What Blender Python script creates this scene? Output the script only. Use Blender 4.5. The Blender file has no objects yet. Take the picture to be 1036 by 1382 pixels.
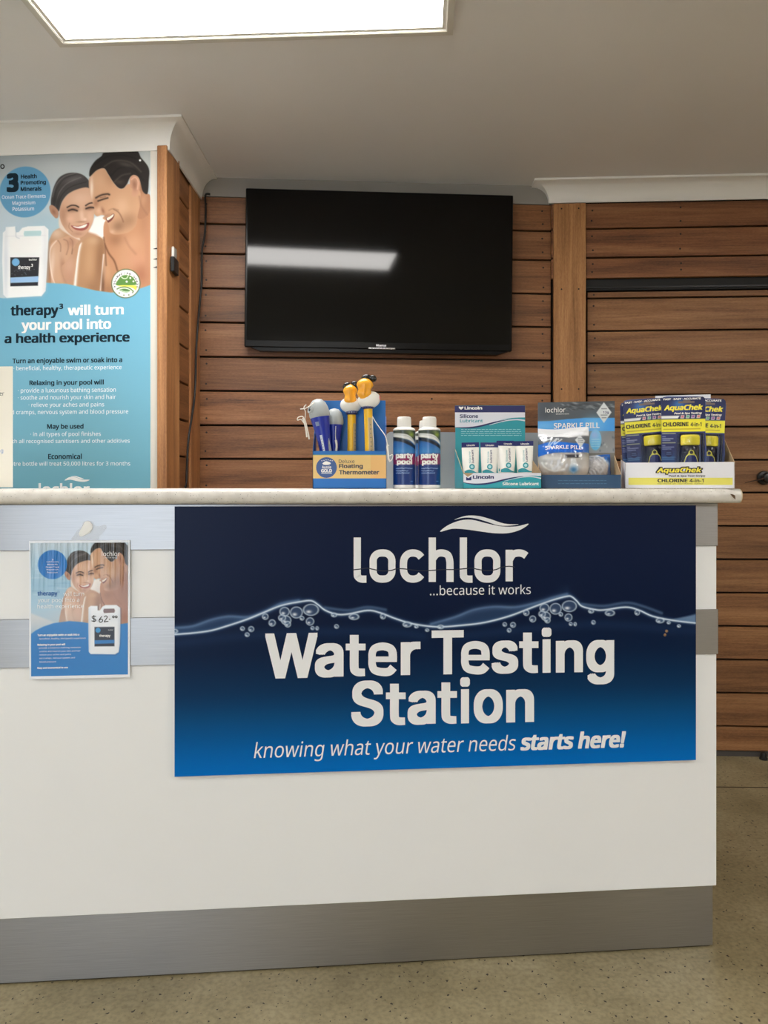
import bpy, bmesh, math, random, os
import numpy as np
from mathutils import Matrix, Vector

random.seed(7)
SC = bpy.context.scene
COL = SC.collection

# ------------------------------------------------------------------ camera
H = 1.13            # eye height, just above the counter top
F = 1000.0          # focal length in pixels of the 1036x1382 frame
CX, HOR = 518.0, 655.0
cam_d = bpy.data.cameras.new('camera')
cam = bpy.data.objects.new('camera', cam_d)
COL.objects.link(cam)
cam.location = (0, 0, H)
cam.rotation_euler = (math.radians(90), 0, 0)
cam_d.sensor_fit = 'VERTICAL'
cam_d.sensor_height = 36.0
cam_d.sensor_width = 27.0
cam_d.lens = F / 1382 * 36.0
cam_d.shift_y = -(691 - HOR) / 1382
cam_d.clip_start = 0.02
SC.camera = cam

# ------------------------------------------------------------------ light and exposure
SC.view_settings.view_transform = 'Standard'
SC.view_settings.look = 'None'
SC.view_settings.gamma = 1.0
SC.view_settings.use_curve_mapping = False
SC.view_settings.exposure = 0.22
PANEL_POWER = 18.0      # brightness of the ceiling panels
SKY_POWER = 3.2         # daylight outside the shopfront behind the camera
world = bpy.data.worlds.new('daylight')
SC.world = world
world.use_nodes = True
wb = world.node_tree.nodes['Background']
wb.inputs[0].default_value = (0.79, 0.89, 1.0, 1)
wb.inputs[1].default_value = SKY_POWER
pl = bpy.data.lights.new('shopfront_portal', 'AREA')
pl.shape = 'RECTANGLE'; pl.size = 2.0; pl.size_y = 2.1
pl.cycles.is_portal = True
po = bpy.data.objects.new('shopfront_portal', pl)
COL.objects.link(po)
po.location = (-1.5, -3.12, 1.05)
po.rotation_euler = (math.radians(90), 0, 0)

# ------------------------------------------------------------------ materials
def lin(c):
    c = c / 255.0
    return c / 12.92 if c <= 0.04045 else ((c + 0.055) / 1.055) ** 2.4

def rgb(c, k=1.0):
    return (min(1, lin(c[0]) * k), min(1, lin(c[1]) * k), min(1, lin(c[2]) * k), 1)

MATS = {}
def mat(name, c=(200, 200, 200), rough=0.5, metal=0.0, spec=0.5, k=1.2, coat=0.0, trans=0.0, emit=None, es=0.0, alpha=1.0):
    if name in MATS: return MATS[name]
    m = bpy.data.materials.new(name); m.use_nodes = True
    b = m.node_tree.nodes['Principled BSDF']
    b.inputs['Base Color'].default_value = rgb(c, k)
    b.inputs['Roughness'].default_value = rough
    b.inputs['Metallic'].default_value = metal
    b.inputs['Specular IOR Level'].default_value = spec
    b.inputs['Coat Weight'].default_value = coat
    b.inputs['Coat Roughness'].default_value = 0.1
    b.inputs['Transmission Weight'].default_value = trans
    b.inputs['Alpha'].default_value = alpha
    if emit:
        b.inputs['Emission Color'].default_value = (*emit, 1)
        b.inputs['Emission Strength'].default_value = es
    MATS[name] = m
    return m

def nodes(m):
    t = m.node_tree
    return t, t.nodes, t.links, t.nodes['Principled BSDF']

def ramp(n, stops):
    r = n.new('ShaderNodeValToRGB'); e = r.color_ramp.elements
    while len(e) < len(stops): e.new(0.5)
    for i, (p, c) in enumerate(stops):
        e[i].position = p; e[i].color = c
    return r

def wood(name, dark, mid, light, axis='x', rough=0.45, vary=0.22, k=1.25):
    m = mat(name, mid, rough); t, n, l, b = nodes(m)
    tc = n.new('ShaderNodeTexCoord'); geo = n.new('ShaderNodeNewGeometry')
    off = n.new('ShaderNodeVectorMath'); off.operation = 'SCALE'
    cmb = n.new('ShaderNodeCombineXYZ')
    for i in range(3): l.new(geo.outputs['Random Per Island'], cmb.inputs[i])
    l.new(cmb.outputs[0], off.inputs[0]); off.inputs['Scale'].default_value = 37.0
    add = n.new('ShaderNodeVectorMath'); add.operation = 'ADD'
    l.new(tc.outputs['Object'], add.inputs[0]); l.new(off.outputs[0], add.inputs[1])
    def noise(sx, sz, scale, detail, dist=0.0):
        mp = n.new('ShaderNodeMapping')
        mp.inputs['Scale'].default_value = (sx, sz, sz) if axis == 'x' else (sz, sz, sx)
        l.new(add.outputs[0], mp.inputs[0])
        nz = n.new('ShaderNodeTexNoise'); nz.inputs['Scale'].default_value = scale
        nz.inputs['Detail'].default_value = detail; nz.inputs['Distortion'].default_value = dist
        l.new(mp.outputs[0], nz.inputs['Vector']); return nz
    n1 = noise(0.5, 9, 2.2, 5, 0.8)
    n2 = noise(3.0, 90, 2.5, 3)
    n3 = noise(14.0, 60, 6.0, 2)
    mx = n.new('ShaderNodeMix'); mx.data_type = 'FLOAT'; mx.inputs[0].default_value = 0.32
    l.new(n1.outputs[0], mx.inputs[2]); l.new(n2.outputs[0], mx.inputs[3])
    mx2 = n.new('ShaderNodeMix'); mx2.data_type = 'FLOAT'; mx2.inputs[0].default_value = 0.18
    l.new(mx.outputs[0], mx2.inputs[2]); l.new(n3.outputs[0], mx2.inputs[3])
    r = ramp(n, [(0.34, rgb(dark, k)), (0.5, rgb(mid, k)), (0.66, rgb(light, k))])
    l.new(mx2.outputs[0], r.inputs[0])
    hs = n.new('ShaderNodeHueSaturation')
    mr = n.new('ShaderNodeMapRange'); mr.inputs[3].default_value = 1 - vary; mr.inputs[4].default_value = 1 + vary
    l.new(geo.outputs['Random Per Island'], mr.inputs[0]); l.new(mr.outputs[0], hs.inputs['Value'])
    l.new(r.outputs[0], hs.inputs['Color']); l.new(hs.outputs[0], b.inputs['Base Color'])
    bp = n.new('ShaderNodeBump'); bp.inputs['Strength'].default_value = 0.12; bp.inputs['Distance'].default_value = 0.001
    l.new(n2.outputs[0], bp.inputs['Height']); l.new(bp.outputs[0], b.inputs['Normal'])
    return m

def paint_mat(name, c, rough=0.6, var=0.04, scale=3.0, k=1.25, bump=0.03):
    m = mat(name, c, rough, k=k); t, n, l, b = nodes(m)
    tc = n.new('ShaderNodeTexCoord'); nz = n.new('ShaderNodeTexNoise')
    nz.inputs['Scale'].default_value = scale; nz.inputs['Detail'].default_value = 4
    l.new(tc.outputs['Object'], nz.inputs['Vector'])
    a = rgb(c, k * (1 - var)); d = rgb(c, k * (1 + var))
    r = ramp(n, [(0.3, a), (0.7, d)]); l.new(nz.outputs[0], r.inputs[0]); l.new(r.outputs[0], b.inputs['Base Color'])
    if bump:
        n2 = n.new('ShaderNodeTexNoise'); n2.inputs['Scale'].default_value = 180
        l.new(tc.outputs['Object'], n2.inputs['Vector'])
        bp = n.new('ShaderNodeBump'); bp.inputs['Strength'].default_value = bump; bp.inputs['Distance'].default_value = 0.001
        l.new(n2.outputs[0], bp.inputs['Height']); l.new(bp.outputs[0], b.inputs['Normal'])
    return m

def brushed(name, c, rough=0.42, aniso=0.7):
    m = mat(name, c, rough, metal=1.0, k=1.0); t, n, l, b = nodes(m)
    b.inputs['Anisotropic'].default_value = aniso
    tg = n.new('ShaderNodeTangent'); tg.direction_type = 'RADIAL'; tg.axis = 'Z'
    l.new(tg.outputs[0], b.inputs['Tangent'])
    tc = n.new('ShaderNodeTexCoord'); mp = n.new('ShaderNodeMapping'); mp.inputs['Scale'].default_value = (3, 3, 420)
    l.new(tc.outputs['Object'], mp.inputs[0])
    nz = n.new('ShaderNodeTexNoise'); nz.inputs['Scale'].default_value = 3; nz.inputs['Detail'].default_value = 3
    l.new(mp.outputs[0], nz.inputs['Vector'])
    b.inputs['Anisotropic Rotation'].default_value = 0.25
    r = ramp(n, [(0.25, rgb(c, 0.86)), (0.75, rgb(c, 1.1))]); l.new(nz.outputs[0], r.inputs[0]); l.new(r.outputs[0], b.inputs['Base Color'])
    bp = n.new('ShaderNodeBump'); bp.inputs['Strength'].default_value = 0.08; bp.inputs['Distance'].default_value = 0.0005
    l.new(nz.outputs[0], bp.inputs['Height']); l.new(bp.outputs[0], b.inputs['Normal'])
    return m

def print_mat(name, rough=0.4, spec=0.4, coat=0.0, k=1.2):
    """a printed surface whose inks are stored per vertex"""
    if name in MATS: return MATS[name]
    m = mat(name, (255, 255, 255), rough, spec=spec, coat=coat); t, n, l, b = nodes(m)
    at = n.new('ShaderNodeAttribute'); at.attribute_name = 'ink'
    l.new(at.outputs['Color'], b.inputs['Base Color'])
    return m

# ------------------------------------------------------------------ object helpers
def tag(o, label=None, cat=None, group=None, kind=None):
    if label: o['label'] = label
    if cat: o['category'] = cat
    if group: o['group'] = group
    if kind: o['kind'] = kind
    return o

def frame(loc, yaw=0.0, roll=0.0, tilt=0.0):
    return Matrix.Translation(loc) @ Matrix.Rotation(yaw, 4, 'Z') @ Matrix.Rotation(roll, 4, 'Y') @ Matrix.Rotation(tilt, 4, 'X')

def on_plane(M, px, py, dv=0.0):
    """where the sight line through a pixel meets the plane y = dv of a frame, in that frame's own metres"""
    d = Vector(((px - CX) / F, 1.0, (HOR - py) / F)); o = Vector((0, 0, H))
    p = M @ Vector((0, dv, 0)); nrm = (M.to_3x3() @ Vector((0, 1, 0)))
    t = (p - o).dot(nrm) / d.dot(nrm)
    return M.inverted() @ (o + d * t)

def on_plane_np(M, PX, PY, dv=0.0):
    D = np.stack([(PX - CX) / F, np.ones_like(PX), (HOR - PY) / F], -1); O = np.array([0, 0, H])
    A = np.array(M); p = A[:3, :3] @ np.array([0, dv, 0]) + A[:3, 3]; nrm = A[:3, :3] @ np.array([0, 1, 0])
    t = ((p - O) @ nrm) / (D @ nrm)
    W = O + D * t[..., None]
    I = np.linalg.inv(A)
    return W @ I[:3, :3].T + I[:3, 3]

class Thing:
    def __init__(s, name, M, label=None, cat=None, group=None, kind=None):
        s.M = M.copy()
        s.o = bpy.data.objects.new(name, None); COL.objects.link(s.o)
        s.o.empty_display_size = 0.05
        s.o.matrix_world = M
        tag(s.o, label, cat, group, kind)
    def px(s, x, y, dv=0.0):
        return on_plane(s.M, x, y, dv)

FONT = None
try:
    _p = os.path.join(bpy.utils.system_resource('DATAFILES'), 'fonts', 'NotoSansMath-Regular.woff2')
    if os.path.exists(_p): FONT = bpy.data.fonts.load(_p)
except Exception:
    FONT = None
FONT2 = None
try:
    _p = os.path.join(bpy.utils.system_resource('DATAFILES'), 'fonts', 'Inter.woff2')
    if os.path.exists(_p): FONT2 = bpy.data.fonts.load(_p)
except Exception:
    FONT2 = None
TCACHE = {}
def glyphs(s, bold=0.0, shear=0.0, res=3, space=1.0, alt=False):
    """flat outline of a line of lettering scaled to 0..1; BOLD thickens the strokes by laying shifted copies over each other"""
    key = (s, bold, shear, res, space, alt)
    if key in TCACHE: return TCACHE[key]
    c = bpy.data.curves.new('txt', 'FONT'); c.body = s
    if alt and FONT2: c.font = FONT2
    elif FONT: c.font = FONT
    c.shear = shear; c.resolution_u = res; c.space_character = space
    o = bpy.data.objects.new('txt', c)
    m = bpy.data.meshes.new_from_object(o)
    v = np.array([(p.co.x, p.co.y, 0.0) for p in m.vertices]); f = [tuple(p.vertices) for p in m.polygons]
    bpy.data.objects.remove(o); bpy.data.meshes.remove(m); bpy.data.curves.remove(c)
    bx, by = bold if isinstance(bold, tuple) else (bold, bold * 0.75)
    if bx > 0.012:
        k = 16 if bx > 0.035 else (8 if bx > 0.02 else 4); V = [v]; Fc = list(f)
        for i in range(k):
            a = 2 * math.pi * (i + 0.5) / k if k == 4 else 2 * math.pi * i / k; sq = 1 / max(abs(math.cos(a)), abs(math.sin(a))); w = v.copy(); w[:, 0] += bx * math.cos(a) * sq; w[:, 1] += by * math.sin(a) * sq; w[:, 2] = (i + 1) * 1.5e-5
            b = len(v) * (i + 1); V.append(w); Fc += [tuple(j + b for j in q) for q in f]
        v = np.concatenate(V); f = Fc
    lo = v[:, :2].min(0); hi = v[:, :2].max(0)
    v[:, :2] = (v[:, :2] - lo) / (hi - lo)
    TCACHE[key] = (v, f)
    return v, f

def crom(pts, n=6, closed=True):
    """smooth curve through points"""
    P = [Vector(p) for p in pts]; N = len(P); out = []
    rng = range(N) if closed else range(N - 1)
    for i in rng:
        if closed: p0, p1, p2, p3 = P[(i - 1) % N], P[i], P[(i + 1) % N], P[(i + 2) % N]
        else: p0, p1, p2, p3 = P[max(i - 1, 0)], P[i], P[i + 1], P[min(i + 2, N - 1)]
        for j in range(n):
            t = j / n
            out.append(0.5 * ((2 * p1) + (p2 - p0) * t + (2 * p0 - 5 * p1 + 4 * p2 - p3) * t * t + (3 * p1 - p0 - 3 * p2 + p3) * t ** 3))
    if not closed: out.append(P[-1])
    return out

class MB:
    """collects shapes and links them as ONE mesh object"""
    def __init__(s):
        s.v = []; s.f = []; s.mi = []; s.mats = []; s.ink = {}
    def m(s, mt):
        if mt not in s.mats: s.mats.append(mt)
        return s.mats.index(mt)
    def add(s, vs, fs, mt):
        b = len(s.v); s.v.extend([tuple(x) for x in vs]); k = s.m(mt)
        for f in fs:
            s.f.append(tuple(i + b for i in f)); s.mi.append(k)
        return b
    def box(s, x0, x1, y0, y1, z0, z1, mt, bev=0.0, M=None, seg=1):
        bm = bmesh.new()
        vs = [bm.verts.new(p) for p in ((x0,y0,z0),(x1,y0,z0),(x1,y1,z0),(x0,y1,z0),(x0,y0,z1),(x1,y0,z1),(x1,y1,z1),(x0,y1,z1))]
        for q in ((0,3,2,1),(4,5,6,7),(0,1,5,4),(1,2,6,5),(2,3,7,6),(3,0,4,7)): bm.faces.new([vs[i] for i in q])
        if bev: bmesh.ops.bevel(bm, geom=bm.edges[:], offset=bev, segments=seg, affect='EDGES', profile=0.5)
        s.bm(bm, mt, M)
    def bm(s, bm, mt, M=None):
        bm.verts.index_update()
        s.add([(M @ v.co) if M else v.co for v in bm.verts], [[v.index for v in f.verts] for f in bm.faces], mt); bm.free()
    def prism(s, pts, y0, y1, mt, M=None):
        """outline in x,z pushed from y0 to y1"""
        n = len(pts); P = [(p[0], y0, p[1]) for p in pts] + [(p[0], y1, p[1]) for p in pts]
        if M: P = [M @ Vector(p) for p in P]
        a = sum(pts[i][0] * pts[(i + 1) % n][1] - pts[(i + 1) % n][0] * pts[i][1] for i in range(n))
        fr = tuple(range(n)); bk = tuple(range(2 * n - 1, n - 1, -1)); sd = [(i, i + n, (i + 1) % n + n, (i + 1) % n) for i in range(n)]
        if a < 0: fr = fr[::-1]; bk = bk[::-1]; sd = [q[::-1] for q in sd]
        s.add(P, [fr, bk] + sd, mt)
    def poly(s, pts, mt):
        s.add(pts, [tuple(range(len(pts)))], mt)
    def lathe(s, prof, mt, M=None, seg=24, sx=1.0, sy=1.0):
        """profile of (radius, z) turned about the z axis"""
        vs = []; fs = []; n = len(prof)
        for r, z in prof:
            for k in range(seg):
                a = 2 * math.pi * k / seg; p = Vector((r * math.cos(a) * sx, r * math.sin(a) * sy, z)); vs.append(M @ p if M else p)
        for i in range(n - 1):
            for k in range(seg):
                k2 = (k + 1) % seg; fs.append((i * seg + k, i * seg + k2, (i + 1) * seg + k2, (i + 1) * seg + k))
        fs.append(tuple(range(seg))[::-1]); fs.append(tuple((n - 1) * seg + k for k in range(seg)))
        s.add(vs, fs, mt)
    def tube(s, path, r, mt, seg=8):
        P = [Vector(p) for p in path]; n = len(P); vs = []; fs = []; up = Vector((0.13, 0.31, 0.94)).normalized()
        R = r if isinstance(r, (list, tuple)) else [r] * n
        for i in range(n):
            t = (P[min(i + 1, n - 1)] - P[max(i - 1, 0)]).normalized()
            a = t.cross(up)
            if a.length < 1e-3: a = t.cross(Vector((1, 0, 0)))
            a.normalize(); b = t.cross(a)
            for k in range(seg):
                an = 2 * math.pi * k / seg; vs.append(P[i] + (a * math.cos(an) + b * math.sin(an)) * R[i])
        for i in range(n - 1):
            for k in range(seg):
                k2 = (k + 1) % seg; fs.append((i * seg + k, i * seg + k2, (i + 1) * seg + k2, (i + 1) * seg + k))
        fs.append(tuple(range(seg))); fs.append(tuple((n - 1) * seg + k for k in range(seg))[::-1])
        s.add(vs, fs, mt)
    def ball(s, c, rad, mt, M=None, u=20, v=14):
        prof = []
        for i in range(v + 1):
            a = -math.pi / 2 + math.pi * i / v; prof.append((max(1e-5, math.cos(a)), math.sin(a)))
        T = Matrix.Translation(c) @ (M or Matrix.Identity(4)) @ Matrix.Diagonal((*rad, 1))
        s.lathe(prof, mt, T, u)
    # ---- flat printed shapes on a plane of a thing
    def dpoly(s, th, pts, dv, mt, n=0):
        if n: pts = crom([(p[0], p[1], 0) for p in pts], n)
        P = [th.px(p[0], p[1], dv) for p in pts]
        a = sum(P[i].x * P[(i + 1) % len(P)].z - P[(i + 1) % len(P)].x * P[i].z for i in range(len(P)))
        if a < 0: P = P[::-1]
        s.poly(P, mt)
    def drect(s, th, x0, y0, x1, y1, dv, mt):
        s.dpoly(th, [(x0, y0), (x1, y0), (x1, y1), (x0, y1)], dv, mt)
    def dcirc(s, th, cx, cy, r, dv, mt, ry=None, n=28):
        s.dpoly(th, [(cx + r * math.cos(2 * math.pi * k / n), cy + (ry or r) * math.sin(2 * math.pi * k / n)) for k in range(n)], dv, mt)
    def stroke(s, th, pts, w, dv, mt, closed=False, n=5):
        """a line of even or given width"""
        c = crom([(p[0], p[1], 0) for p in pts], n, closed) if n else [Vector((p[0], p[1], 0)) for p in pts]
        N = len(c); L = []; Rr = []; s.lift = getattr(s, 'lift', 0) + 1; dv -= 2e-5 * (s.lift % 12)
        for i in range(N):
            t = (c[(i + 1) % N] - c[(i - 1) % N]) if closed else (c[min(i + 1, N - 1)] - c[max(i - 1, 0)])
            t.normalize(); nn = Vector((-t.y, t.x, 0)); ww = w(i / (N - 1)) if callable(w) else w
            L.append(c[i] + nn * ww / 2); Rr.append(c[i] - nn * ww / 2)
        P = [th.px(p.x, p.y, dv) for p in L] + [th.px(p.x, p.y, dv) for p in Rr]
        fs = [(i, (i + 1) % N, (i + 1) % N + N, i + N) for i in range(N if closed else N - 1)]
        s.add(P, fs, mt)
    def text(s, th, body, box, dv, mt, bold=0.0, shear=0.0, res=3, space=1.0, warp=None, rot=0.0, alt=False):
        """lettering whose ink fills the box (x0, y0, x1, y1)"""
        v, f = glyphs(body, bold, shear, res, space, alt)
        x0, y0, x1, y1 = box; ym = (y0 + y1) / 2; xm = (x0 + x1) / 2
        a = th.px(x0, ym, dv); b = th.px(x1, ym, dv); t = th.px(xm, y0, dv); u = th.px(xm, y1, dv)
        if rot == 90:   # reads upward
            P = [Vector((a.x + (b.x - a.x) * (1 - q[1]), dv - q[2], u.z + (t.z - u.z) * q[0])) for q in v]
        else:
            P = [Vector((a.x + (b.x - a.x) * q[0], dv - q[2], u.z + (t.z - u.z) * q[1])) for q in v]
            if rot:
                c = Vector(((a.x + b.x) / 2, dv, (t.z + u.z) / 2)); R = Matrix.Rotation(-math.radians(rot), 3, 'Y')
                P = [c + R @ (p - c) for p in P]
        if warp: P = [warp(p) for p in P]
        s.add(P, f, mt)
    def grid(s, V, C, nx, ny, mt):
        """sheet of nx by ny points V with inks C (0..255 sRGB)"""
        b = len(s.v); s.v.extend(map(tuple, V)); k = s.m(mt)
        for j in range(ny - 1):
            for i in range(nx - 1):
                q = b + j * nx + i; s.f.append((q, q + nx, q + nx + 1, q + 1)); s.mi.append(k)
        s.ink[b] = C
    def build(s, name, parent=None, M=None, smooth=None, label=None, cat=None, group=None, kind=None):
        me = bpy.data.meshes.new(name)
        me.from_pydata(s.v, [], s.f)
        for mt in s.mats: me.materials.append(mt)
        me.polygons.foreach_set('material_index', s.mi)
        if s.ink:
            A = me.color_attributes.new('ink', 'FLOAT_COLOR', 'POINT')
            buf = np.ones((len(s.v), 4), dtype=np.float32)
            for b, C in s.ink.items():
                c = np.clip(C, 0, 255) / 255.0
                l = np.where(c <= 0.04045, c / 12.92, ((c + 0.055) / 1.055) ** 2.4) * 1.2
                buf[b:b + len(C), :3] = np.clip(l, 0, 1)
            A.data.foreach_set('color', buf.ravel())
        if smooth is not None:
            me.polygons.foreach_set('use_smooth', [True] * len(me.polygons))
            me.set_sharp_from_angle(angle=math.radians(smooth))
        me.update()
        o = bpy.data.objects.new(name, me); COL.objects.link(o)
        if parent is not None: o.parent = parent.o if isinstance(parent, Thing) else parent
        if M is not None: o.matrix_world = M
        tag(o, label, cat, group, kind)
        return o

class Lines(MB):
    """like MB, but every line of lettering becomes a part of its own"""
    def __init__(s, name, label=None):
        super().__init__(); s.name = name; s.lab = label
    def text(s, th, *a, **k):
        m = MB(); m.text(th, *a, **k); m.build(s.name, th, label=s.lab)
    def build(s, *a, **k):
        if s.f: return super().build(*a, **k)

# ------------------------------------------------------------------ a painter for printed pictures (inks on a fine sheet)
class Paint:
    def __init__(s, X, Y):
        s.X = X; s.Y = Y; s.C = np.zeros(X.shape + (3,)); s.last = np.ones(X.shape)
    def base(s, c): s.C[:] = c
    def vgrad(s, stops):
        ys = [a for a, _ in stops]
        for i in range(3): s.C[..., i] = np.interp(s.Y, ys, [c[i] for _, c in stops])
    def mix(s, a, c):
        s.C = s.C * (1 - a[..., None]) + np.asarray(c, float) * a[..., None]
    def sdf(s, P):
        P = np.asarray(P, float); X, Y = s.X, s.Y
        d = np.full(X.shape, 1e9); ins = np.zeros(X.shape, bool); n = len(P)
        for i in range(n):
            ax, ay = P[i]; bx, by = P[(i + 1) % n]; ex, ey = bx - ax, by - ay
            L = ex * ex + ey * ey
            if L < 1e-12: continue
            t = np.clip(((X - ax) * ex + (Y - ay) * ey) / L, 0, 1)
            d = np.minimum(d, (X - ax - t * ex) ** 2 + (Y - ay - t * ey) ** 2)
            if ay != by:
                c = (ay > Y) != (by > Y)
                ins ^= c & (X < (bx - ax) * (Y - ay) / (by - ay) + ax)
        d = np.sqrt(d)
        return np.where(ins, -d, d)
    def poly(s, pts, c, soft=6.0, smooth=True, a=1.0, clip=None):
        if smooth: pts = [(p.x, p.y) for p in crom([(q[0], q[1], 0) for q in pts], 5)]
        m = np.clip(0.5 - s.sdf(pts) / soft, 0, 1)
        if clip is not None: m = m * clip
        s.mix(m * a, c); return m
    def blob(s, cx, cy, rx, ry, c, a=1.0, ang=0.0, clip=None, hard=1.0):
        t = math.radians(ang); dx = s.X - cx; dy = s.Y - cy
        u = (dx * math.cos(t) + dy * math.sin(t)) / rx; v = (-dx * math.sin(t) + dy * math.cos(t)) / ry
        m = np.exp(-(u * u + v * v) ** hard)
        if clip is not None: m = m * clip
        s.mix(m * a, c)
    def disc(s, cx, cy, rx, c, soft=1.0, ry=None, a=1.0):
        ry = ry or rx
        q = np.sqrt(((s.X - cx) / rx) ** 2 + ((s.Y - cy) / ry) ** 2)
        m = np.clip(0.5 - (q - 1) * min(rx, ry) / soft, 0, 1); s.mix(m * a, c); return m
    def ring(s, cx, cy, rx, ry, w, c, a=1.0):
        q = np.sqrt(((s.X - cx) / rx) ** 2 + ((s.Y - cy) / ry) ** 2)
        s.mix(np.exp(-(((q - 1) * min(rx, ry)) / w) ** 2) * a, c)
    def line(s, pts, w, c, a=1.0, smooth=True, clip=None):
        if smooth: pts = [(p.x, p.y) for p in crom([(q[0], q[1], 0) for q in pts], 5, False)]
        d = np.full(s.X.shape, 1e9)
        for (ax, ay), (bx, by) in zip(pts[:-1], pts[1:]):
            ex, ey = bx - ax, by - ay; L = ex * ex + ey * ey + 1e-9
            t = np.clip(((s.X - ax) * ex + (s.Y - ay) * ey) / L, 0, 1)
            d = np.minimum(d, (s.X - ax - t * ex) ** 2 + (s.Y - ay - t * ey) ** 2)
        m = np.exp(-(np.sqrt(d) / w) ** 2)
        if clip is not None: m = m * clip
        s.mix(m * a, c)

def sheet(x0, y0, x1, y1, step):
    nx = int(round((x1 - x0) / step)) + 1; ny = int(round((y1 - y0) / step)) + 1
    X, Y = np.meshgrid(np.linspace(x0, x1, nx), np.linspace(y0, y1, ny))
    return X.ravel(), Y.ravel(), nx, ny

# ================================================================== THE SETTING
HC = 1.256                      # ceiling above the eye
ZC = H + HC
CORN = 0.077                    # cornice drop
IDN = Matrix.Identity(4)

M_ceil = paint_mat('ceiling_paint', (212, 211, 210), 0.85, 0.03, 1.2, bump=0.05)
M_white = paint_mat('wall_white', (205, 200, 190), 0.55, 0.03, 2)
M_corn = paint_mat('cornice_paint', (222, 220, 216), 0.6, 0.02, 2)
M_gap = mat('dark_gap', (14, 11, 9), 0.9)
M_nail = mat('nail_head', (38, 26, 19), 0.6)
W_tv = wood('wood_red_boards', (78, 48, 27), (122, 80, 48), (150, 104, 68), vary=0.16)
W_right = wood('wood_brown_boards', (76, 44, 25), (116, 74, 45), (142, 98, 64), vary=0.15)
W_door = wood('wood_door_boards', (82, 52, 30), (124, 85, 53), (152, 111, 74), vary=0.16)
W_post = wood('wood_tan_board', (110, 72, 38), (152, 106, 64), (180, 134, 88), axis='z', vary=0.06)
W_gold = wood('wood_gold_post', (120, 76, 44), (160, 110, 68), (188, 138, 92), axis='z', vary=0.08)
W_side = wood('wood_side_boards', (96, 58, 32), (134, 88, 52), (160, 112, 72), vary=0.14)

# floor: ground concrete with open pores
M_floor = mat('ground_concrete', (150, 136, 106), 0.38, spec=0.4)
t, n, l, b = nodes(M_floor)
tc = n.new('ShaderNodeTexCoord')
n1 = n.new('ShaderNodeTexNoise'); n1.inputs['Scale'].default_value = 3.2; n1.inputs['Detail'].default_value = 8; n1.inputs['Roughness'].default_value = 0.62
l.new(tc.outputs['Object'], n1.inputs['Vector'])
r1 = ramp(n, [(0.3, rgb((122, 111, 82), 1.1)), (0.52, rgb((150, 138, 107), 1.1)), (0.72, rgb((168, 157, 127), 1.1))]); l.new(n1.outputs[0], r1.inputs[0])
n2 = n.new('ShaderNodeTexNoise'); n2.inputs['Scale'].default_value = 90; n2.inputs['Detail'].default_value = 4
l.new(tc.outputs['Object'], n2.inputs['Vector'])
r2 = ramp(n, [(0.3, (0.62, 0.62, 0.6, 1)), (0.6, (1.05, 1.05, 1.05, 1))]); l.new(n2.outputs[0], r2.inputs[0])
mx = n.new('ShaderNodeMix'); mx.data_type = 'RGBA'; mx.blend_type = 'MULTIPLY'; mx.inputs[0].default_value = 0.7
l.new(r1.outputs[0], mx.inputs[6]); l.new(r2.outputs[0], mx.inputs[7])
vo = n.new('ShaderNodeTexVoronoi'); vo.inputs['Scale'].default_value = 95; vo.inputs['Randomness'].default_value = 1
nd = n.new('ShaderNodeTexNoise'); nd.inputs['Scale'].default_value = 140; l.new(tc.outputs['Object'], nd.inputs['Vector'])
ad = n.new('ShaderNodeMixRGB'); ad.inputs[0].default_value = 0.012; l.new(tc.outputs['Object'], ad.inputs[1]); l.new(nd.outputs['Color'], ad.inputs[2])
l.new(ad.outputs[0], vo.inputs['Vector'])
# only some cells hold a pore, of differing size
sp = n.new('ShaderNodeSeparateColor'); l.new(vo.outputs['Color'], sp.inputs[0])
sz = n.new('ShaderNodeMapRange'); sz.inputs[1].default_value = 0.60; sz.inputs[2].default_value = 1.0; sz.inputs[3].default_value = 0.0; sz.inputs[4].default_value = 0.30
l.new(sp.outputs[0], sz.inputs[0])
lt = n.new('ShaderNodeMath'); lt.operation = 'LESS_THAN'; l.new(vo.outputs['Distance'], lt.inputs[0]); l.new(sz.outputs[0], lt.inputs[1])
mx2 = n.new('ShaderNodeMix'); mx2.data_type = 'RGBA'; l.new(lt.outputs[0], mx2.inputs[0]); l.new(mx.outputs[2], mx2.inputs[6]); mx2.inputs[7].default_value = rgb((48, 40, 28), 1)
l.new(mx2.outputs[2], b.inputs['Base Color'])
bp = n.new('ShaderNodeBump'); bp.inputs['Strength'].default_value = 0.25; bp.inputs['Distance'].default_value = 0.002; bp.invert = True
l.new(lt.outputs[0], bp.inputs['Height']); l.new(bp.outputs[0], b.inputs['Normal'])

mb = MB()
mb.box(-4, 3.4, -3.3, 3.7, -0.06, 0.0, M_floor)
# sawn joint across the concrete
jp = [(-1.2, 2.76), (0.3, 2.775), (0.9, 2.765), (1.2, 2.775), (1.6, 2.765), (2.6, 2.77)]
mb.add([(x, y - 0.004, 0.0006) for x, y in jp] + [(x, y + 0.004, 0.0006) for x, y in jp],
       [(i, i + 1, i + 7, i + 6) for i in range(5)], mat('joint_dark', (60, 50, 34), 0.9))
mb.build('floor', kind='structure', label='ground olive grey concrete floor with dark open pores', cat='floor')

mb = MB(); mb.box(-4, 3.4, -3.3, 3.7, ZC, ZC + 0.05, M_ceil)
mb.build('ceiling', kind='structure', label='flat matt off white plasterboard ceiling', cat='ceiling')

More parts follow.
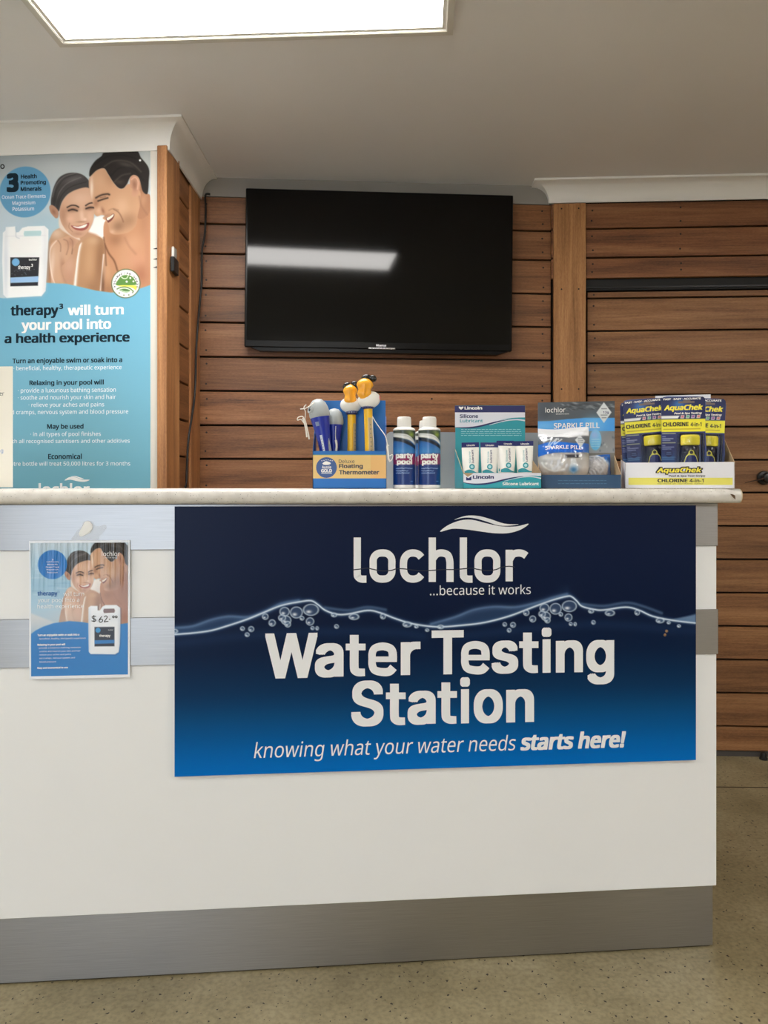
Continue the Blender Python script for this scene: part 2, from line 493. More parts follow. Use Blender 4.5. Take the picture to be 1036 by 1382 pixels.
# --- the boards of a wall, each with eased edges
def boards(mb, x0, x1, lines, y0, th, mt, gap=0.0075):
    """horizontal boards between heights LINES, front faces at y0"""
    for a, c in zip(lines[:-1], lines[1:]):
        lo, hi = min(a, c) + gap / 2, max(a, c) - gap / 2
        mb.box(x0, x1, y0, y0 + th, lo, hi, mt, bev=0.0016)

def nails(mb, xs, lines, y0, skip=None):
    for a, c in zip(lines[:-1], lines[1:]):
        lo, hi = min(a, c), max(a, c)
        if hi - lo < 0.07: zs = [(lo + hi) / 2]
        else: zs = [lo + 0.03, hi - 0.03]
        for x in xs:
            for z in zs:
                jx = random.uniform(-0.003, 0.003); jz = random.uniform(-0.004, 0.004)
                M = Matrix.Translation((x + jx, y0 - 0.0006, z + jz)) @ Matrix.Rotation(math.radians(90), 4, 'X')
                mb.lathe([(0.0040, -0.001), (0.0040, 0.0)], M_nail, M, 10)

REL = [1.179, 1.066, 0.944, 0.803, 0.664, 0.524, 0.385, 0.245, 0.108, -0.030, -0.169, -0.308, -0.447, -0.586, -0.725, -0.864, -1.003, -1.125]
ZL = [H + r for r in REL]

# --- back wall behind the television: yawed so that its far end is deeper
A = Vector((-0.752, 3.016, 0)); B = Vector((0.70, 3.108, 0))
yaw_b = math.atan2(B.y - A.y, B.x - A.x); LB = (B - A).length
F_back = frame(A, yaw_b)
mb = MB()
mb.box(-0.14, LB + 0.1, 0.020, 0.10, 0, ZC, M_gap)
boards(mb, 0, LB, ZL, 0.0, 0.019, W_tv)
nails(mb, [0.028, LB - 0.035], ZL, 0.0)
nails(mb, [0.60, 0.95], ZL[6:9], 0.0)
mb.build('wall_back', M=F_back, smooth=30, kind='structure', label='reddish hardwood board wall behind the television', cat='wall')
mb = MB(); mb.box(-0.02, LB + 0.08, 0.004, 0.03, H + 1.179, ZC, paint_mat('strip_shade_grey', (140, 136, 130), 0.7))  # shade below the ceiling is put into this darker grey
mb.build('trim_1', M=F_back, kind='structure', label='plain painted strip, shade put into its grey, between television wall boards and ceiling', cat='trim')

# --- right wall with the sliding door below
A2 = Vector((0.70, 3.100, 0)); B2 = Vector((1.58, 3.054, 0))
yaw_r = math.atan2(B2.y - A2.y, B2.x - A2.x)
F_right = frame(A2, yaw_r)
LR = 2.6
dx0 = on_plane(F_right, 794, 500).x        # left edge of the door
mb = MB()
ztop = H + 0.862
up = [H + 1.179, H + 1.070, H + 0.949, ztop]
boards(mb, 0.0, LR, up, 0.0, 0.02, W_right)
nails(mb, [on_plane(F_right, 799, 300).x, on_plane(F_right, 918, 300).x], up, 0.0)
mb.box(0, LR, 0.021, 0.06, ztop, ZC, M_gap)
mb.box(-0.02, LR, 0.075, 0.12, 0, ZC, M_gap)
mb.build('wall_right', M=F_right, smooth=30, kind='structure', label='brown hardwood boards above the sliding door track', cat='wall')

mb = MB()
x0 = on_plane(F_right, 747, 450, -0.018).x; x1 = on_plane(F_right, 790.5, 450, -0.018).x
mb.box(x0, x1, -0.018, 0.004, 0, H + 1.172, W_post, bev=0.002)
for z in (H + 1.150, H + 0.815, H + 0.40):
    for x in (x0 + 0.032, x1 - 0.03):
        mb.lathe([(0.0034, -0.001), (0.0034, 0)], M_nail, Matrix.Translation((x, -0.0188, z)) @ Matrix.Rotation(math.radians(90), 4, 'X'), 10)
mb.build('trim_2', M=F_right, smooth=30, kind='structure', label='upright tan hardwood cover board beside the sliding door', cat='trim')

door = Thing('door_1', F_right @ Matrix.Translation((dx0, 0.022, 0)), 'sliding door clad in horizontal brown hardwood boards', 'door', kind='structure')
dl = [H + r for r in (0.815, 0.785, 0.648, 0.513, 0.378, 0.244, 0.106, -0.030, -0.169, -0.308, -0.447, -0.586, -0.725, -0.864, -1.003, -1.108)]
mb = MB(); boards(mb, 0, LR - dx0, dl, 0.0, 0.02, W_door); nails(mb, [0.028], dl, 0.0)
mb.box(0.0, LR - dx0, 0.0205, 0.04, 0.025, H + 0.815, M_gap)
mb.build('door_panel', door, smooth=30)
M_black = mat('black_metal', (16, 16, 17), 0.35, spec=0.5)
M_blackr = mat('black_matt', (20, 20, 21), 0.6)
mb = MB()
c = door.px(1030, 645, 0.0)
R90 = Matrix.Rotation(math.radians(90), 4, 'X')
mb.lathe([(0.029, 0.0), (0.029, 0.004), (0.026, 0.008), (0.014, 0.010), (0.013, 0.022), (0.020, 0.026), (0.022, 0.036), (0.017, 0.044), (0.006, 0.047)], M_black, Matrix.Translation(c) @ R90, 28)
mb.tube([c + Vector((-0.088, -0.030, -0.020)), c + Vector((-0.05, -0.036, -0.011)), c + Vector((0.0, -0.042, 0.001)), c + Vector((0.03, -0.042, 0.006))], [0.0012, 0.0028, 0.0042, 0.005], mat('handle_bronze', (52, 30, 22), 0.4), 8)
mb.build('handle', door, smooth=40, label='black knob with thin lever')

mb = MB()
mb.box(dx0 - 0.012, LR, 0.018, 0.07, H + 0.817, H + 0.861, M_blackr)
mb.box(dx0 - 0.012, LR, 0.012, 0.018, H + 0.824, H + 0.832, mat('track_rail', (60, 60, 62), 0.3, 0.8), bev=0.001)
mb.build('trim_3', M=F_right, kind='structure', label='black steel track above the sliding door', cat='door track')
mb = MB(); mb.box(dx0 - 0.012, LR, 0.030, 0.05, 0, 0.022, mat('sill_grey', (70, 66, 64), 0.6))
mb.build('baseboard_right', M=F_right, kind='structure', label='thin dark grey bottom rail under the sliding door', cat='baseboard')
mb = MB()
p = on_plane(F_right, 1030, 1021, 0.0)
mb.lathe([(0.016, 0.0), (0.016, 0.006), (0.012, 0.01), (0.012, 0.022), (0.009, 0.028)], M_blackr, Matrix.Translation((p.x, 0.0, 0.0)), 16)
mb.build('door_stop', M=F_right, smooth=40, label='small black rubber stop on the concrete at the sliding door', cat='door stop')

# --- white partition at the left with its posts and boarded return
AW = Vector((-0.750, 2.578, 0)); yaw_w = math.radians(-4.0)
F_left = frame(AW, yaw_w)
pe = on_plane(F_left, 213.5, 400, 0.0).x          # left side of the post
mb = MB(); mb.box(-3.2, pe, 0.0, 0.10, 0, ZC, M_white)
mb.build('wall_left', M=F_left, kind='structure', label='white painted partition wall carrying the big poster', cat='wall')
mb = MB()
mb.box(pe + 0.0005, -0.0003, -0.014, 0.115, 0, H + 1.178, W_gold, bev=0.002)
mb.build('trim_4', M=F_left, smooth=30, kind='structure', label='golden hardwood end post of the white partition', cat='trim')
F_side = frame((-0.752, 2.69, 0), math.radians(90))      # local x runs into the room's depth, local -y faces the opening
mb = MB()
boards(mb, 0.0, 0.185, ZL, 0.004, 0.02, W_side)
mb.box(-0.03, 0.36, 0.024, 0.06, 0, ZC, M_gap)
mb.build('wall_side', M=F_side, smooth=30, kind='structure', label='narrow boarded return wall between the two posts', cat='wall')
mb = MB()
mb.box(0.186, 0.322, -0.004, 0.022, 0, H + 1.172, W_gold, bev=0.002)
mb.build('trim_5', M=F_side, smooth=30, kind='structure', label='hardwood corner board where boarded return meets television wall', cat='trim')

# --- cove cornices swept along the walls with mitred corners
def cornice(name, path, label, drop=CORN, proj=0.075):
    prof = [(0.0, -drop), (0.006, -drop), (0.006, -drop + 0.006)]
    for i in range(1, 12):
        a = math.pi / 2 * i / 11
        prof.append((0.006 + (proj - 0.012) * (1 - math.cos(a)), -drop + 0.006 + (drop - 0.014) * math.sin(a)))
    prof += [(proj, -0.008), (proj, 0.0), (0, 0)]
    P = [Vector((x, y)) for x, y in path]; n = len(P); N = []
    for i in range(n):
        ns = []
        for a, c in ((i - 1, i), (i, i + 1)):
            if 0 <= a and c < n:
                d = (P[c] - P[a]).normalized(); ns.append(Vector((d.y, -d.x)))
        if len(ns) == 1: N.append(ns[0])
        else:
            m = (ns[0] + ns[1]).normalized(); N.append(m / m.dot(ns[0]))
    vs = []; fs = []; k = len(prof)
    for i in range(n):
        for o, z in prof: vs.append((P[i].x + N[i].x * o, P[i].y + N[i].y * o, ZC + z))
    for i in range(n - 1):
        for j in range(k - 1): fs.append((i * k + j, (i + 1) * k + j, (i + 1) * k + j + 1, i * k + j + 1))
    fs.append(tuple(range(k))); fs.append(tuple((n - 1) * k + j for j in range(k))[::-1])
    mb = MB(); mb.add(vs, fs, M_corn)
    return mb.build(name, smooth=35, kind='structure', label=label, cat='cornice')
fl = F_left @ Vector((-3.2, 0, 0)); fr = F_left @ Vector((0.0, 0, 0))
cornice('trim_6', [(fl.x, fl.y), (fr.x, fr.y), (-0.747, 3.02)], 'white cove cornice along the top of the white partition', drop=0.092, proj=0.066)
ra = F_right @ Vector((-0.006, 0.03, 0)); rb = F_right @ Vector((-0.006, 0, 0)); rc = F_right @ Vector((LR, 0, 0))
cornice('trim_7', [(ra.x, ra.y), (rb.x, rb.y), (rc.x, rc.y)], 'white cove cornice above the brown boards and sliding door')

# --- the rest of the shop behind the camera (seen only in reflections)
mb = MB(); mb.box(-4.05, -4.0, -3.3, 3.7, 0, ZC, M_white); mb.build('wall_shop_left', kind='structure', label='far white side wall of the shop beyond the partition', cat='wall')
mb = MB(); mb.box(3.4, 3.45, -3.3, 3.7, 0, ZC, M_white); mb.build('wall_shop_right', kind='structure', label='far white side wall of the shop past the sliding door', cat='wall')
mb = MB()
mb.box(-4, -2.5, -3.2, -3.1, 0, ZC, M_white); mb.box(-0.5, 3.4, -3.2, -3.1, 0, ZC, M_white); mb.box(-2.5, -0.5, -3.2, -3.1, 2.1, ZC, M_white)
mb.build('wall_front', kind='structure', label='white front wall of the shop around its glazed opening', cat='wall')
M_alu = mat('aluminium', (150, 152, 155), 0.35, 0.9)
mb = MB()
for x in (-2.5, -1.52, -0.54): mb.box(x, x + 0.04, -3.19, -3.11, 0, 2.1, M_alu)
mb.box(-2.46, -0.54, -3.19, -3.11, 2.06, 2.1, M_alu)
mb.build('window_1', kind='structure', label='aluminium framed shopfront opening behind the camera', cat='window')

# --- ceiling panels
M_diff = mat('panel_diffuser', (250, 248, 240), 0.5, emit=(1.0, 0.975, 0.94), es=PANEL_POWER)
M_lip = mat('panel_lip', (240, 238, 230), 0.3)
M_frame = mat('panel_frame', (196, 192, 182), 0.5)
def panel(name, x0, y0, x1, y1, yaw, label):
    cx, cy = (x0 + x1) / 2, (y0 + y1) / 2
    th = Thing(name, frame((cx, cy, ZC), yaw), label, 'ceiling light', 'flat ceiling light panels')
    w, d = (x1 - x0) / 2, (y1 - y0) / 2
    mb = MB(); mb.box(-w, w, -d, d, -0.006, -0.002, M_diff); mb.build('diffuser', th, label='glowing white diffuser')
    mb = MB()
    for a, c, z, mt in ((0.0, 0.010, -0.0075, M_frame), (0.010, 0.013, -0.0105, M_lip), (0.013, 0.030, -0.012, M_frame)):
        mb.box(-w - c, w + c, -d - c, -d - a, z, 0, mt); mb.box(-w - c, w + c, d + a, d + c, z, 0, mt)
        mb.box(-w - c, -w - a, -d - a, d + a, z, 0, mt); mb.box(w + a, w + c, -d - a, d + a, z, 0, mt)
    mb.build('frame', th)
panel('ceiling_light', -0.900, 1.735, 0.151, 2.047, math.radians(-3.0), 'long glowing ceiling panel between the counter and the television wall')
panel('ceiling_light', -0.85, -1.7, 0.25, -1.2, 0, 'glowing ceiling panel behind the camera in the middle of the shop')
panel('ceiling_light', 1.9, -0.3, 2.8, 0.3, 0, 'glowing ceiling panel over the shop floor past the sliding door side')
panel('ceiling_light', -3.0, -0.3, -2.1, 0.3, 0, 'glowing ceiling panel over the shop floor on the partition side')

# ================================================================== TELEVISION
M_tvb = mat('tv_bezel', (5, 5, 6), 0.25, spec=0.25)
M_scr = mat('tv_screen', (1, 1, 1), 0.07, spec=0.33)
MT = frame((0, 3.0, H), math.radians(2.6), math.radians(0.55), 0)
c = on_plane(MT, 511, 363.5)
tv = Thing('television', MT @ Matrix.Translation((c.x, 0, c.z)), 'large black flat screen television hung on the reddish board wall', 'television')
xa = tv.px(330.5, 363).x; xb = tv.px(691.5, 363).x; zt = tv.px(511, 258.5).z; zb = tv.px(511, 471).z
mb = MB()
mb.box(xa, xb, 0.0, 0.022, zb, zt, M_tvb, bev=0.003)
mb.box(xa + 0.05, xb - 0.05, 0.022, 0.050, zb + 0.03, zt - 0.08, M_tvb, bev=0.006)
mb.prism([(xa + 0.02, zb + 0.002), (xa + 0.06, zb - 0.014), (xb - 0.06, zb - 0.014), (xb - 0.01, zb + 0.002)], 0.006, 0.04, M_tvb)
mb.build('housing', tv, smooth=30)
mb = MB(); mb.poly([(xa + 0.009, -0.0006, zb + 0.026), (xb - 0.009, -0.0006, zb + 0.026), (xb - 0.009, -0.0006, zt - 0.009), (xa + 0.009, -0.0006, zt - 0.009)], M_scr)
mb.build('screen', tv, label='glossy dark screen reflecting the ceiling light')
M_chr = mat('chrome', (190, 190, 192), 0.2, 0.9)
mb = MB(); q = tv.px(515, 470.2)
mb.box(q.x - 0.055, q.x + 0.055, -0.003, 0.01, q.z - 0.004, q.z + 0.004, M_chr, bev=0.002); mb.build('trim_strip', tv, smooth=30, label='silver strip under the name')
mb = MB(); mb.text(tv, 'Hisense', (507.5, 464.6, 521, 467.6), -0.0008, mat('tv_name', (225, 225, 228), 0.4), bold=0.02); mb.build('lettering', tv, label='small white maker name')
mb = MB(); mb.box(-0.2, 0.2, 0.050, 0.066, -0.15, 0.15, M_blackr); mb.build('wall_bracket', tv)

# ================================================================== CABLE AND CATCH
def side_x(px): return 0.739 / ((518 - px) / 1000.0)
path = [(-0.703, 2.996, H + (655 - 262) * 2.996 / 1000), (-0.722, 2.996, H + (655 - 264) * 2.996 / 1000)]
for px, py in ((277.6, 286), (276, 318), (272.6, 338), (272, 382), (269.5, 408), (265, 466), (263.4, 520), (260.6, 551), (254, 595), (251.4, 650), (250, 700)):
    y = min(2.985, side_x(px)); path.append(((px - CX) / F * y, y, H + (HOR - py) * y / F))
path.append((path[-1][0] + 0.002, path[-1][1], 0.02))
mb = MB(); mb.tube(crom(path, 6, False), 0.0042, mat('cable_black', (18, 17, 17), 0.5), 8)
mb.build('cable', smooth=60, label='thin black cable running down the corner beside the television', cat='cable')

Fp = frame((-0.7455, 2.59, 0), math.radians(90))
q = H + (655 - 350) * 2.6 / 1000
catch = Thing('magnetic_catch', Fp @ Matrix.Translation((0.0, 0, q)), 'small black and silver catch fixed on the golden end post', 'catch')
mb = MB(); mb.box(-0.005, 0.055, -0.014, -0.0002, -0.046, 0.006, M_black, bev=0.002); mb.build('body', catch, smooth=30)
mb = MB(); mb.box(0.005, 0.04, -0.011, -0.0002, 0.006, 0.045, mat('catch_silver', (200, 198, 192), 0.35, 0.5), bev=0.003); mb.build('strike', catch, smooth=30, label='silver upper half')
for py, lab in ((336, 'upper of three dark pins in white strip by the post'), (350, 'middle of three dark pins in white strip by the post'), (361, 'lowest of three dark pins in white strip by the post')):
    p = on_plane(F_left, 209.5, py)
    mb = MB(); mb.tube([(p.x - 0.006, -0.0012, p.z), (p.x + 0.007, -0.0026, p.z + 0.001)], [0.0008, 0.0022], M_black, 8)
    mb.build('pin', M=F_left, smooth=60, label=lab, cat='pin', group='pins in the white strip')

# ================================================================== COUNTER
yaw_c = math.radians(4.79)
F_c = frame((0, 1.7367, 0), yaw_c)
ZT = H - 0.0085
M_lam = paint_mat('white_laminate', (217, 218, 219), 0.32, 0.02, 1.5, k=1.25, bump=0.0)
M_steel = brushed('brushed_steel', (172, 172, 174), 0.34)
M_speck = mat('speckled_laminate', (214, 210, 203), 0.35); t, n, l, b = nodes(M_speck)
tc = n.new('ShaderNodeTexCoord'); vo = n.new('ShaderNodeTexVoronoi'); vo.inputs['Scale'].default_value = 380
l.new(tc.outputs['Object'], vo.inputs['Vector'])
sp = n.new('ShaderNodeSeparateColor'); l.new(vo.outputs['Color'], sp.inputs[0])
mr = n.new('ShaderNodeMapRange'); mr.inputs[1].default_value = 0.86; mr.inputs[2].default_value = 1.0; mr.inputs[3].default_value = 0; mr.inputs[4].default_value = 0.42
l.new(sp.outputs[0], mr.inputs[0]); lt = n.new('ShaderNodeMath'); lt.operation = 'LESS_THAN'
l.new(vo.outputs['Distance'], lt.inputs[0]); l.new(mr.outputs[0], lt.inputs[1])
nz = n.new('ShaderNodeTexNoise'); nz.inputs['Scale'].default_value = 40; l.new(tc.outputs['Object'], nz.inputs['Vector'])
r = ramp(n, [(0.3, rgb((198, 193, 186), 1.2)), (0.7, rgb((216, 212, 206), 1.2))]); l.new(nz.outputs[0], r.inputs[0])
mx = n.new('ShaderNodeMix'); mx.data_type = 'RGBA'; l.new(lt.outputs[0], mx.inputs[0]); l.new(r.outputs[0], mx.inputs[6]); mx.inputs[7].default_value = rgb((150, 144, 136), 1)
l.new(mx.outputs[2], b.inputs['Base Color'])

ctr = Thing('service_counter', F_c, 'white laminate service counter with brushed steel bands and kickboard', 'counter')
xr = ctr.px(966.5, 1000).x; xk = ctr.px(961, 1240, 0.012).x; xbd = ctr.px(968.5, 850, -0.005).x
XL = -1.9
mb = MB(); mb.box(XL, xr, 0.0, 0.36, 0.155, ZT - 0.034, M_lam, bev=0.0012); mb.build('front_panel', ctr, smooth=30)
mb = MB(); mb.box(XL, xbd, -0.005, 0.0, H - 0.147, ZT - 0.035, M_steel, bev=0.001); mb.build('metal_band', ctr, label='upper brushed steel band')
mb = MB(); mb.box(XL, xbd + 0.001, -0.005, 0.0, H - 0.410, H - 0.301, M_steel, bev=0.001); mb.build('metal_band', ctr, label='middle brushed steel band')
mb = MB(); mb.box(XL, xk, 0.010, 0.35, 0.004, 0.155, M_steel, bev=0.001); mb.build('kickboard', ctr, label='brushed steel kickboard')
mb = MB(); mb.box(XL, xk - 0.004, 0.016, 0.34, 0.0, 0.004, M_gap); mb.build('gap_shade_strip', ctr, label='dark strip standing in for the shadow gap under the kickboard')  # near-black strip stands in for the shade in the gap at the floor
# countertop with a rolled front edge
top = Thing('countertop', F_c @ Matrix.Translation((0, 0, ZT)), 'speckled white laminate countertop with rounded front edge', 'countertop')
xt = top.px(997, 668, -0.015).x
prof = [(0.44, 0.0), (0.44, -0.034), (-0.016, -0.034)]
for i in range(0, 11):
    a = -math.pi / 2 - math.pi * i / 10
    prof.append((-0.016 + 0.014 * math.cos(a), -0.017 + 0.017 * math.sin(a)))
mb = MB(); nP = len(prof)
vs = [(XL, y, z) for y, z in prof] + [(xt - 0.002, y, z) for y, z in prof]
mb.add(vs, [tuple(range(nP))[::-1], tuple(range(nP, 2 * nP))] + [(i, (i + 1) % nP, (i + 1) % nP + nP, i + nP) for i in range(nP)], M_speck)
mb.build('slab', top, smooth=40)
mb = MB()
vs = [(xt - 0.002, y * 1.0 - (0.0008 if y < 0 else 0), z) for y, z in prof] + [(xt, y - (0.0008 if y < 0 else 0), z) for y, z in prof]
mb.add(vs, [tuple(range(nP))[::-1], tuple(range(nP, 2 * nP))] + [(i, (i + 1) % nP, (i + 1) % nP + nP, i + nP) for i in range(nP)], mat('edge_strip', (196, 180, 150), 0.5))
cp = top.px(990, 670, -0.031)
mb.poly([(cp.x - 0.010, -0.0315, -0.012), (cp.x - 0.002, -0.0315, -0.021), (cp.x + 0.004, -0.0315, -0.026), (cp.x + 0.003, -0.0315, -0.016), (cp.x - 0.003, -0.0315, -0.013)], mat('edge_chip', (88, 66, 44), 0.8))
mb.build('end_strip', top, smooth=40, label='beige end strip with a dark chip')

# ================================================================== SIGN ON THE COUNTER
M_sign = print_mat('sign_print', 0.32, spec=0.09, k=1.2)
M_signw = mat('sign_white', (222, 223, 226), 0.45, spec=.3)
M_navy = mat('sign_navy', (17, 27, 48), 0.3, k=1.0)
Ms = F_c @ Matrix.Translation((0, -0.0112, 0))
p = on_plane(Ms, 587, 1037)
sg = Thing('water_testing_sign', Ms @ Matrix.Translation((p.x, 0, p.z)), 'big navy to blue sign board with wave, fixed on the counter front', 'sign')
TL = sg.px(236.5, 682); TR = sg.px(937.5, 682); BL = sg.px(234.5, 1049.5); BR = sg.px(940, 1024.5)
xl, xr2 = (TL.x + BL.x) / 2, (TR.x + BR.x) / 2; zt, zb = min(TL.z, TR.z), (BL.z + BR.z) / 2
mb = MB(); mb.box(xl, xr2, 0.0, 0.0055, zb, zt, mat('sign_board_edge', (205, 212, 220), 0.5), bev=0.0006); mb.build('board', sg)
# printed face: rows are fine across the wave and coarse elsewhere
def z_of(py): return sg.px(587, py).z
nx = 700
rows = np.concatenate([np.linspace(0.0, 1.0, 24), np.linspace(0, 1, 110)])
zw0, zw1 = sg.px(587, 800).z, sg.px(587, 882).z
zz = np.concatenate([np.linspace(zt, zw0, 12)[:-1], np.linspace(zw0, zw1, 104), np.linspace(zw1, zb, 24)[1:]])
xx = np.linspace(xl, xr2, nx)
GX, GZ = np.meshgrid(xx, zz); GX = GX.ravel(); GZ = GZ.ravel()
# picture coordinates of the artwork: a flat 704 x 360 layout whose y follows height only
ax = np.interp(GX, [xl, xr2], [235, 939]); 
px_m = [sg.px(587, q).z for q in range(680, 1042, 4)][::-1]; py_m = list(range(680, 1042, 4))[::-1]
ay = np.interp(GZ, px_m, py_m)
pt = Paint(ax, ay)
pt.vgrad([(682, (20, 29, 56)), (760, (17, 28, 56)), (830, (13, 25, 52)), (880, (11, 30, 60)), (930, (10, 47, 84)), (970, (6, 72, 124)), (1005, (2, 90, 160)), (1037, (0, 102, 184))])
def ysk(x): return 0.0055 * (587 - x) * 0 
main = [(234,850.5),(258,849),(282,846),(305,839.5),(328,832),(348,824),(372,814.5),(395,810),(411,808.5),(420,813.5),(430,821.5),(445,827),(460,827),(486,822.5),(503,826),(523,834),(547,841.5),(579,846),(612,844.5),(644,841),(677,833),(709,821.5),(735,812.5),(757,807),(764,808),(771,814),(778,821),(795,825.5),(808,826.5),(839,823),(858,827.5),(877,836),(904,842),(938,846.5)]
wisp = [(234,842),(258,840),(282,832),(304,828),(330,829),(352,822),(372,812),(395,808)]
wisp2 = [(571,842),(604,833),(628,824),(656,820),(685,821),(712,816),(740,808),(757,804)]
up_m = main
for w, base in ((wisp, [q for q in main if 234 <= q[0] <= 395]), (wisp2, [q for q in main if 579 <= q[0] <= 757])):
    pt.poly(w + base[::-1], (70, 100, 140), 5, False, 0.42)
    pt.line(w, 1.8, (128, 156, 190), 0.5); pt.line(w, 4.5, (90, 120, 160), 0.3)
pt.poly([(905,841),(925,837),(939,834),(939,846),(920,845)], (130, 160, 195), 3, False, 0.7)
pt.line([(430,818),(460,822),(486,818),(510,822)], 2.2, (110,140,175), 0.5); pt.line([(778,818),(808,821),(839,817),(860,821),(890,832)], 2.2, (110,140,175), 0.5)
pt.line(main, 3.4, (60, 92, 135), 0.45); pt.line(main, 1.6, (160, 184, 210), 0.85); pt.line(main, 0.7, (222, 232, 242), 0.9)
# faint under-water swell
pt.line([(240,862),(300,856),(360,852),(440,850),(520,852),(560,858)], 7, (30, 52, 88), 0.4); pt.line([(600,860),(690,852),(780,846),(860,850),(935,858)], 7, (30, 52, 88), 0.4)
bub = [(225,347,24,18),(178,355,19,18),(140,352,15,14),(145,380,15,14),(132,372,11,10),(100,388,10,10),(150,393,9,9),(222,385,12,12),(196,374,6,6),(78,367,9,9),(300,365,8,6),(365,372,15,9),(460,372,8,8),(540,400,13,8),(570,408,5,4),(606,420,5,4),(308,403,6,6),(230,407,5,5),(245,408,4,5),(33,407,8,8),(20,425,6,6),(5,405,6,6),(-210,410,9,6)]
for dx, dy in ((0, 0), (349, 0)):
    for X, Y, rx, ry in bub:
        cx_, cy_ = 320 + X / 2.467 + dx, 680 + Y / 2.467 + dy; a_, b_ = rx / 2.467, ry / 2.467
        if cx_ > 936: continue
        pt.disc(cx_, cy_, a_, (84, 108, 142), 1.2, b_, 0.5)
        pt.ring(cx_, cy_, a_, b_, 0.8, (190, 206, 222), 0.8)
        pt.blob(cx_ - a_ * .3, cy_ + b_ * .35, a_ * .35 + .3, b_ * .25 + .3, (235, 240, 246), 0.9)
pt.disc(897, 857, 2.0, (150, 120, 90), 0.8)
V = np.stack([GX, np.full_like(GX, -0.0003), GZ], -1)
mb = MB(); mb.grid(V, pt.C, nx, len(zz), M_sign); mb.build('printed_face', sg, label='navy to blue print with a water line and bubbles')
# lettering
mb = MB(); D = -0.0008
S = 2.467
def q7(pts): return [(320 + x / S, 680 + y / S) for x, y in pts]
W7 = 24 / S
mb.stroke(sg, q7([(399.5,112),(399.5,170),(399.5,232),(402,243),(412,250),(430,250.5)]), W7, D, M_signw, n=6)
mb.stroke(sg, q7([(752.5,112),(752.5,170),(752.5,232),(755,243),(765,250),(783,250.5)]), W7, D, M_signw, n=6)
for xo in (483.5, 832.5):
    mb.stroke(sg, q7([(xo,163.5),(xo+18,167),(xo+30,182),(xo+31,207),(xo+30,232),(xo+18,247),(xo,250.5),(xo-18,247),(xo-30,232),(xo-31,207),(xo-30,182),(xo-18,167)]), W7, D, M_signw, closed=True, n=5)
mb.stroke(sg, q7([(613,178),(603,168),(587,163.5),(569,167),(556,182),(553,207),(556,232),(569,247),(587,250.5),(603,246),(613,236)]), W7, D, M_signw, n=6)
mb.stroke(sg, q7([(649,112),(649,180),(649,260)]), W7, D, M_signw, n=3)
mb.stroke(sg, q7([(651,182),(664,167),(682,163.5),(700,170),(707,188),(708,215),(708,260)]), W7, D, M_signw, n=6)
mb.stroke(sg, q7([(905,153),(905,200),(905,258)]), W7, D, M_signw, n=3)
mb.stroke(sg, q7([(907,184),(918,168),(936,163.5),(951,166),(962,173)]), W7, D, M_signw, n=6)
mb.dpoly(sg, q7([(675,93),(700,72),(740,56),(780,53),(830,65),(880,75),(930,75),(970,66),(945,85),(905,97),(860,98),(810,92),(760,85),(715,83)]), D, M_signw, n=4)
mb.dpoly(sg, q7([(722,53),(760,40),(800,40),(840,50),(890,66),(937,68.5),(900,73),(866,71),(830,59),(790,48),(755,46)]), D, M_signw, n=4)
mb.build('wordmark', sg, label='white rounded wordmark under a double wave')
mb = MB()
mb.stroke(sg, q7([(384,220),(410,217),(432,214),(452,218),(480,223),(510,222),(532,216),(560,217),(600,222),(640,222),(680,219),(720,219),(745,217),(780,214),(800,218),(830,222),(860,219),(880,211),(905,208),(925,211)]), lambda t: (3.4 / S), D - 0.0004, M_navy, n=5)
mb.build('wordmark_cut', sg, label='thin navy wave cutting the wordmark')
mb = Lines('lettering')
mb.text(sg, '...because it works', (580, 789.5, 716, 802.8), D, M_signw, res=4)
mb.text(sg, 'knowing what your water needs', (342.5, 996.5, 696, 1024.5), D, M_signw, shear=0.18, res=5)
mb.text(sg, 'starts here!', (702, 987.5, 844.5, 1011), D, M_signw, bold=(0.032, 0.022), shear=0.18, res=5)
mb = MB()
for q in ((897, 857),):
    c = sg.px(*q, D); mb.lathe([(0.0034, 0), (0.0034, 0.0005), (0.0015, 0.0012)], mat('screw_brass', (150, 120, 90), 0.3, 0.8), Matrix.Translation((c.x, -0.0004, c.z)) @ Matrix.Rotation(math.radians(90), 4, 'X'), 12)
mb.build('screw', sg)

